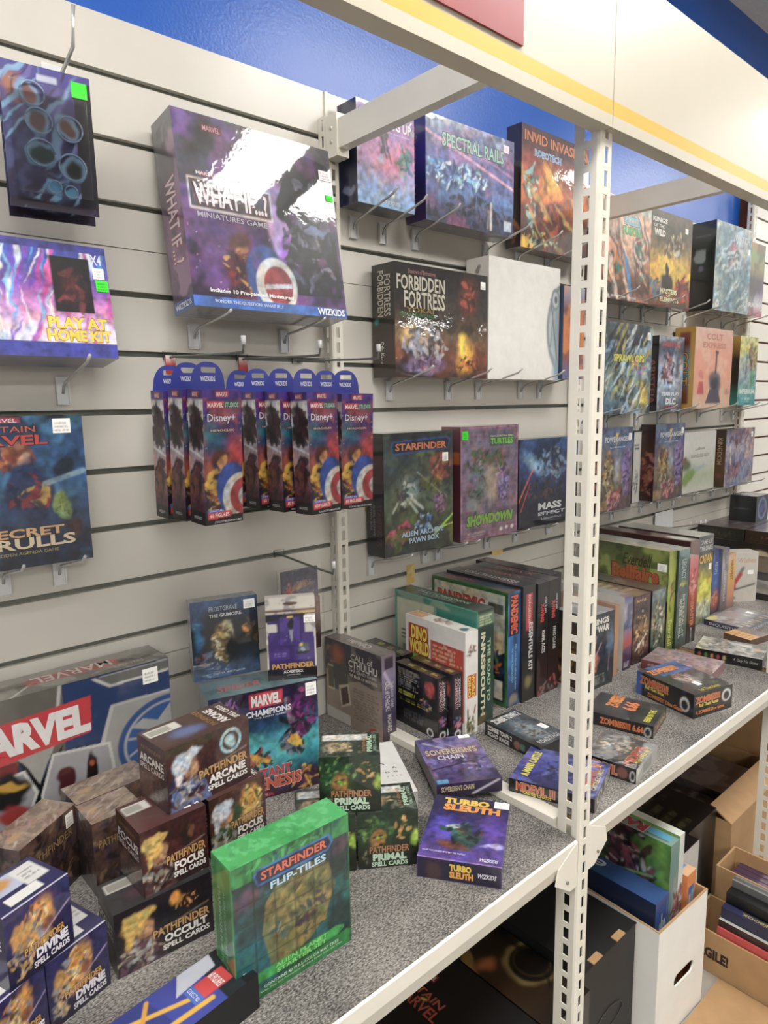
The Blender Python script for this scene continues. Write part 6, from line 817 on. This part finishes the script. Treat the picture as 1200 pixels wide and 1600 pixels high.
# white tall box lying on the left shelf and the two purple boxes
box('white_tall', 'white_eye_chart_box', '#e8e6e2', {'T': [('B', '#eae8e4'), T('S', .62, .56, .08, .04, '#3c3c3c'), T('A', .80, .47, .08, .035, '#3c3c3c'), T('D  G', .72, .39, .22, .025, '#5c5c5c'), T('T  R  I  C', .74, .31, .28, .02, '#7c7c7c')], 'F': [('B', '#c4c2be')]}, 'white box with rows of small letters lying behind the green card boxes', finish=GLOSS)
box('sov', 'flat_purple_chain_box', '#2a2440', {'T': [('g', ['#4a3a68', '#5c4c84', '#6c5c94', '#5a5488']), ('n', '#8c7cac', 3, .5, .6), ('n', '#2a2444', 5, .55, .6), ('d', .05, .30, .95, .45, .015, '#2c2440'), ('d', .1, .9, .6, .62, .02, '#b0a8c0'), ('d', .3, .95, .75, .6, .014, '#9c94b4'), ('c', .6, .4, .3, .2, ['#5c3c5c', '#8c8cb8', '#2c2c54'], 40, .05), ('f', .03, .02, .2, .09, '#4ca8e0'), T("SOVEREIGN'S", .48, .66, .84, .13, '#d0bc94', {'out': '#3c3048', 'b': .03}), T('CHAIN', .42, .53, .42, .10, '#cfc8d8', {'out': '#3c3048', 'b': .03})],
 'F': [('g', ['#241c34', '#3a2c50']), ('d', .55, .1, .95, .9, .1, '#c8c0d0'), T("SOVEREIGN'S CHAIN", .32, .62, .5, .4, '#c8b48c', {'b': .03})], 'L': [('B', '#2a2240')]}, 'flat purple chain titled box straddling the joint of the two shelves', [('T', .82, .96, .024, .012, ST)])
box('turbo', 'flat_sleuth_box', '#2a1c44', {'T': [('g', ['#5c3c9c', '#4c3c94', '#3a2a74', '#2a2058', '#241c48']), ('b', .25, .45, .2, .2, '#5c48c8', .8), ('b', .85, .5, .2, .25, '#5c3ca8', .7), ('b', .52, .36, .20, .16, '#2c4c44', .3, 20), ('b', .50, .50, .10, .07, '#2a4448', .3), ('b', .40, .22, .26, .07, '#6c4030', .3, -10), ('b', .34, .50, .08, .045, '#c8d4c0', .5), ('d', .2, .46, .45, .42, .05, '#3c6c5c'), ('d', .62, .62, .62, .42, .05, '#3c2c6c'), ('b', .86, .28, .12, .03, '#b8b0f0', .6), ('c', .5, .4, .2, .2, ['#1c2430', '#3c6458', '#5c3430'], 24, .04), ('f', 0, 0, 1, .015, '#b49ad8'),
        T('TURBO', .44, .915, .60, .10, '#f0c82c', {'b': .06, 'out': '#3c2448'}), T('SLEUTH', .52, .805, .74, .11, '#f09c2c', {'b': .06, 'out': '#3c2448'}), T('SNUFF THE LOCKED MYSTERY THE FASTEST', .30, .10, .52, .022, '#e8e0f4'), T('WIZKIDS', .84, .06, .22, .045, '#e8e4f4', {'b': .03, 'sl': .2})],
 'F': [('g', ['#1c1834', '#241c40']), ('x', .03, '#4c2c7c'), ('b', .2, .4, .10, .5, '#4c3438', .5), T('TURBO', .52, .68, .26, .32, '#f0c82c', {'b': .06}), T('SLEUTH', .53, .34, .28, .32, '#f0a82c', {'b': .06}), T('WIZKIDS', .83, .48, .22, .22, '#e8e4f4', {'b': .03, 'sl': .2})], 'L': [('B', '#2a2050')], 'R': [('B', '#5a5488')]}, 'flat purple box with yellow and orange title at the front edge of the left shelf', [('T', .90, .93, .026, .018, ST)])

# ------------------------------------------------------------------ clear sign bracket on the far wall
M = Mesh(); M.box(0, .145, -.004, -.002, -.11, 0, m=PLASTIC)
for i in range(5): M.box(.012+.027*i, .030+.027*i, -.0052, -.004, -.10, -.062, '#b8c4c8', PLASTIC)
r = M.build('sign_plate', loc=(1.565, -.006, 1.0)); tag(r, 'grey white slotted plate on the wall above the maroon box', 'plate')
M = Mesh(); M.tube([(.02, -.004, -.055), (.02, -.03, -.06), (.03, -.13, -.035), (.03, -.19, -.015)], .0025, m=CHROME)
for i in range(4): M.tube([(.03, -.13-.018*i, -.036+.005*i), (.03, -.13-.018*i, -.022+.005*i)], .0025, m=PLASTIC, n=8)
M.build('hook_arm', parent=r)
# tape marks left on the panels
for x, z, w_, h_, lab in ((.262, .965, .030, .052, 'strip of yellowed tape on the panel behind the standing row'), (.62, .985, .05, .016, 'small torn yellow tape mark above the black spined boxes'), (.115, 1.176, .010, .015, 'tiny brown tape scrap on the panel right of the upright')):
    M = Mesh(); panel(M, (-w_/2, -.0007, 0), (w_, 0, 0), (0, 0, h_), [('B', '#cfb06c'), ('n', '#e0cf9c', 4, .5, .7)], PAPER, 3, 2); M.box(-w_/2, w_/2, -.0006, 0, 0, h_, '#c8aa68', PAPER)
    r = M.build('tape_mark', loc=(x, 0, z)); tag(r, lab, 'tape')

# ------------------------------------------------------------------ below the shelves
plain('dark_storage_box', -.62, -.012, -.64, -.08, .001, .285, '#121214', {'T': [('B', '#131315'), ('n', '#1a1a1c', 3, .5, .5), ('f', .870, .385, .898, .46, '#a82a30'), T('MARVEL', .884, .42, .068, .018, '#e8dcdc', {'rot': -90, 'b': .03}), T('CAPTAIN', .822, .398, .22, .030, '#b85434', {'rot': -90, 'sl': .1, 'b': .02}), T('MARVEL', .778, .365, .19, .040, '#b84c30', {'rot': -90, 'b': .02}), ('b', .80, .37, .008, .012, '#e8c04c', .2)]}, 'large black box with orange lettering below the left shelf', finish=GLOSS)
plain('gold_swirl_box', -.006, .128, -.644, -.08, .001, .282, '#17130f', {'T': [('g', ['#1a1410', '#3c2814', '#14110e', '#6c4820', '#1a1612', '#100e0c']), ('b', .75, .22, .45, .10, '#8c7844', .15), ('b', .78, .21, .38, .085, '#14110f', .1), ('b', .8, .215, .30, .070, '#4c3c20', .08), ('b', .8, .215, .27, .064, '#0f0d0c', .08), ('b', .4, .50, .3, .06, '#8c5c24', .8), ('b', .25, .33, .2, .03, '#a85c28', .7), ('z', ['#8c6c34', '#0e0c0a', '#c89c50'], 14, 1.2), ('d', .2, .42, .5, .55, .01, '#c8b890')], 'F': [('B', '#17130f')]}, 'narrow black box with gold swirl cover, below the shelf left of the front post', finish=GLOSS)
# black file box with slots and hand hole
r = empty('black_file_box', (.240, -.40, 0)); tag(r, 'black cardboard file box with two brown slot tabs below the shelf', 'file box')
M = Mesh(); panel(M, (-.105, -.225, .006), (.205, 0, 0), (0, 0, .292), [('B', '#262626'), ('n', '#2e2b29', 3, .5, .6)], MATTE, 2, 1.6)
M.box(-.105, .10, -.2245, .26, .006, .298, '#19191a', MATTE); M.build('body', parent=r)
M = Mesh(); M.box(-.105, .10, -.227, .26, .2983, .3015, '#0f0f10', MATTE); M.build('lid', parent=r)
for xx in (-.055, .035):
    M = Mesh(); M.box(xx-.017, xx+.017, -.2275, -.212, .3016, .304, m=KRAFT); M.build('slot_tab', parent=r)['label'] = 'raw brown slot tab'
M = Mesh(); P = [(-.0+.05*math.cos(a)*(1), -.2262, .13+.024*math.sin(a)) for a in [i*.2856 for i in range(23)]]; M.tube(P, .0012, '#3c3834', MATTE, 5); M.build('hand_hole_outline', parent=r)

# open white file box
def open_box(name, loc, rz, w, d, h, t, mo, label, hole=False, cat='file box', mi=None):
    """open topped carton with wall thickness; front-left corner at loc"""
    M = Mesh(); mi = mi or mo
    M.box(0, w, 0, d, 0, t, m=mo); M.box(0, t, t, d, t, h, m=mo); M.box(w-t, w, t, d, t, h, m=mo); M.box(t, w-t, d-t, d, t, h, m=mo)
    if not hole: M.box(0, w, 0, t, t, h, m=mo)
    else:
        cx, cz, hw, hh = w*.56, h*.44, .044, .0155; n = 10
        out = [(0, 0), (w, 0), (w, h), (0, h)]
        M.box(0, w, 0, t, t, cz-hh, m=mo); M.box(0, w, 0, t, cz+hh, h, m=mo)
        M.box(0, cx-hw, 0, t, cz-hh, cz+hh, m=mo); M.box(cx+hw, w, 0, t, cz-hh, cz+hh, m=mo)
        for s in (-1, 1):                       # rounded ends of the hand hole
            for q in (-1, 1):
                pts = [(cx+s*hw, cz+q*hh)]+[(cx+s*(hw-hh)+s*hh*math.sin(a), cz+q*hh*math.cos(a)) for a in [i*math.pi/2/8 for i in range(9)]]
                if s*q < 0: pts = pts[::-1]
                M.prism(pts, 'y', 0, t, m=mo)
    e = .0006                                   # raw cut rim
    for a in ((-e, w+e, -e, t+e), (-e, w+e, d-t-e, d+e), (-e, t+e, t, d-t), (w-t-e, w+e, t, d-t)):
        M.box(*a, h, h+.0008, m=KRAFT)
    i_ = .0004; M.box(t, w-t, d-t-i_, d-t, t, h, m=KRAFT); M.box(w-t-i_, w-t, t, d-t, t, h, m=KRAFT); M.box(t, t+i_, t, d-t, t, h, m=KRAFT)
    o = M.build(name, loc=loc, rz=rz); tag(o, label, cat); return o
WCARD = material('white_corrugated_card', '#dcdad4', rough=.6, noise=(15, .03))
open_box('white_file_box', (.3465, -.676, .002), -.045, .214, .37, .298, .004, WCARD, 'white cardboard file box with an oval hand hole, standing on the floor full of boxes', hole=True)
def inbox(name, x0, x1, y0, y1, z0, z1, base, faces, label, **k):
    return plain(name, x0, x1, y0, y1, z0, z1, base, faces, label, **k)
inbox('blue_game_box', .368, .428, -.655, -.36, .012, .345, '#1e3f78', {'T': [('g', ['#274f8c', '#2a5694', '#24406c', '#1a2844']), T('eko', .5, .66, .34, .6, '#c8d4e4', {'rot': 90, 'sl': .2})], 'F': [('g', ['#16305c', '#20468a']), T('eko', .55, .80, .5, .18, '#d8e0ec', {'b': .02}), ('f', .88, .3, .92, .95, '#8ca4c8')], 'L': [('g', ['#121c30', '#182848'])]}, 'blue box with white script lettering in the white file box, leftmost in it', finish=GLOSS)
LILY = [('c', .5, .45, .42, .34, ['#5c2434', '#8c3444', '#3c1c2c', '#d8ccc8', '#a8405c', '#2a1824'], 150, .035), ('c', .5, .45, .3, .2, ['#b04058', '#e8e0dc', '#5c2434'], 50, .02)]
inbox('green_plant_box', .434, .474, -.652, -.35, .012, .452, '#4c7c34', {'L': [('g', ['#2c4a2c', '#4c7c34', '#5c8c3c', '#5c8c3c'], 1), ('b', .62, .74, .24, .34, '#2a2a24', .6), ('c', .66, .76, .20, .26, ['#3c1c28', '#5c2c3c', '#b8aca8', '#24141c', '#7c3c4c', '#1c1a18'], 200, .04), ('d', .5, .72, .86, .78, .01, '#8cac6c'), ('d', .55, .60, .8, .68, .008, '#9cb87c')],
  'F': [('g', ['#2c4440', '#5c8480', '#7c9c94']), ('b', .72, .62, .35, .16, '#b8b4b0', .8)]+[('c', .75, .60, .35, .12, ['#8c2c3c', '#d8ccc8', '#5c1c2c', '#b8485c'], 70, .02), ('d', .75, .2, .75, .5, .02, '#8cac9c')], 'T': [('g', ['#84a8a0', '#7c9c98']), ('p', [(.05, .35), (.8, .35), (.8, .75), (.05, .75)], '#b02c34', .0), T('RAR', .52, .36, .26, .8, '#b8283c', {'rot': 90, 'b': .06, 'out': '#f0ece8'}), ('f', .4, .04, .85, .22, '#4cb0dc'), ('f', .2, .04, .36, .3, '#3c5c58', .6)]}, 'green box with a dark red plant picture, tallest in the white file box', finish=GLOSS)
inbox('light_green_box', .4755, .4995, -.652, -.35, .012, .458, '#7aa850', {'T': [('B', '#7cac4c'), ('x', .06, '#e8ece0'), T('THE GAME OF', .5, .28, .34, .3, '#d8e8c0', {'rot': 90})], 'F': [('g', ['#2c4434', '#6c9c4c', '#8cb458', '#8cb458']), ('x', .05, '#e0e4dc'), ('c', .4, .60, .45, .12, ['#8c2c3c', '#d8ccc8', '#5c1c2c'], 50, .02)]}, 'slim light green box with white edges beside the plant box', finish=GLOSS)
inbox('orange_puzzle_box', .5035, .547, -.662, -.40, .012, .348, '#e07c30', {'T': [('B', '#e8b88c'), ('f', .08, .08, .92, .92, '#2c94d4'), ('c', .5, .4, .3, .3, ['#e8f0f4', '#2c94d4'], 8, .06)], 'F': [('g', ['#c8602c', '#e07c34', '#e88c3c']), ('l', .15, .30, .85, .62, 4, '#a8481c', .8), ('f', .2, .70, .84, .90, '#2c6cb4'), ('b', .36, .80, .12, .045, '#e8f0f4', .1), ('f', .55, .75, .78, .86, '#e8f0f4', .5)]}, 'orange and blue box at the right end inside the white file box', finish=GLOSS)
M = Mesh()
panel(M, (0, 0, 0), (0, .19, 0), (.085, 0, .0), [('B', '#17171a'), ('d', .35, .25, .6, .75, .05, '#7c2c24')], GLOSS, 4, 1.7)
r = plain('black_top_magazine_box', .602, .73, -.590, -.34, .001, .30, '#dcdad4', {'T': [('B', '#15151a'), ('d', .2, .15, .9, .32, .035, '#7c2c24'), T('NOVI', .45, .35, .34, .22, '#e0e0e0', {'rot': 90, 'b': .04}), T('IT', .75, .3, .14, .16, '#e0a82c', {'rot': 90})], 'L': [('B', '#15151a')]}, 'white magazine box with black cover, just right of the white file box', finish=GLOSS)
# dark stock further back
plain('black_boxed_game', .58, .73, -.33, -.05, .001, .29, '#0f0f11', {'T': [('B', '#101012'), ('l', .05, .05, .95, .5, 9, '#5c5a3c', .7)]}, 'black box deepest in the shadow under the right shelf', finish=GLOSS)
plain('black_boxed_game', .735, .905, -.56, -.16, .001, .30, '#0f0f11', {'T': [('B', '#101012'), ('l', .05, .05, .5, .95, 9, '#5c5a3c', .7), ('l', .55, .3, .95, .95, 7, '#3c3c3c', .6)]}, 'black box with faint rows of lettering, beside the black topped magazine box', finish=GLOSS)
# cardboard cartons
def carton_open(name, x0, x1, y0, y1, z0, h, label, t=.004, flaps=()):
    o = open_box(name, (x0, y0, z0), 0, x1-x0, y1-y0, h, t, KRAFT, label, cat='cardboard box')
    for k, (fx0, fx1, fy, ang, ln) in enumerate(flaps):
        M = Mesh(); M.box(fx0, fx1, -ln, 0, 0, t, m=KRAFT); f = M.build('flap', parent=o, loc=(0, fy, h)); f.rotation_euler = (ang, 0, 0)
    return o
carton_open('cardboard_box', .915, 1.36, -.60, -.22, .001, .262, 'wide cardboard box under the right shelf behind the far front post', flaps=[(.0, .445, .0, -2.6, .07)])
carton_open('cardboard_box', 1.42, 1.95, -.62, -.12, .001, .50, 'tall cardboard box farthest right under the shelf, mostly in shadow')
carton_open('cardboard_box', .66, .795, -1.02, -.60, .001, .112, 'cardboard box with black lettering on its side, holding the dark books at the right edge')
carton_open('cardboard_box', .80, .918, -1.02, -.61, .001, .20, 'cardboard box of purple cards at the right edge, behind the book box')
M = Mesh(); g, f_, _s = glyphs('FRAGILE!', .05)
P = np.zeros((len(g), 3)); P[:, 1] = -.684-.115*0-(g[:, 0]-1)*-.0; P[:, 1] = -.604-g[:, 0]*.102; P[:, 2] = .040+g[:, 1]*.030; P[:, 0] = .6594
M.add(P, f_, '#241c18', PAPER); bx = [o for o in COL.objects if o.name.startswith('cardboard_box') and o.get('label', '').startswith('cardboard box with black')][0]
ol = M.build('printed_lettering', parent=bx, loc=(-.66, 1.02, -.001)); ol['label'] = 'black printed letters'
for x0, x1, zt, c1, top, lab in ((.668, .673, .132, '#c83c3c', [('B', '#d8484c')], 'thin red book, front left in the cardboard book box'),
      (.6745, .684, .150, '#2a1c20', [('B', '#d8d4cc'), ('f', .3, 0, 1, 1, '#d0ccc4')], 'white edged dark booklet behind the red book'),
      (.6855, .708, .178, '#22264a', [('B', '#2c3058'), T('CORE RULEBOOK', .5, .55, .55, .4, '#e0c84c', {'rot': 90})], 'navy rule book with yellow spine lettering in the cardboard book box'),
      (.711, .742, .205, '#111113', [('B', '#161618'), T('BOOK', .5, .35, .25, .35, '#e0e0e0', {'rot': 90, 'b': .03})], 'thick black book behind the navy rule book'),
      (.745, .768, .222, '#6c6c6c', [('B', '#8c8c8a'), ('f', .3, 0, .7, 1, '#5c5c5a')], 'grey book, last in the cardboard book box')):
    plain('book', x0, x1, -.93, -.672, .006, zt, c1, {'T': top}, lab, finish=GLOSS)
for i in range(5):
    plain('purple_card_pack', .808+.021*i, .8275+.021*i, -.95, -.63, .006, .165, '#4c3450', {'T': [('g', ['#5c4460', '#4c3450']), ('l', .1, .05, .9, .95, 3, '#a894a8', .6)]}, ('purple edged card pack in the cardboard box, '+['first from the left', 'second from the left', 'in the middle', 'second from the right', 'last on the right'][i]), finish=GLOSS)
for x0, x1, zt, c1, lab in ((.93, 1.08, .22, '#2a2024', 'dark wrapped box inside the cardboard box behind the far post'), (1.09, 1.30, .24, '#5c5054', 'grey wrapped box inside the cardboard box behind the far post')):
    plain('wrapped_box', x0, x1, -.58, -.26, .006, zt, c1, {'T': [('B', c1), ('n', '#8c8084', 4, .5, .7)]}, lab)
M = Mesh(); M.box(0, .26, 0, .55, 0, .008, m=KRAFT); M.box(.02, .25, .02, .36, .0082, .012, m=KRAFT)
r = M.build('flattened_cardboard', loc=(.39, -1.24, .001)); tag(r, 'flattened cardboard lying on the floor at the lower right', 'cardboard')
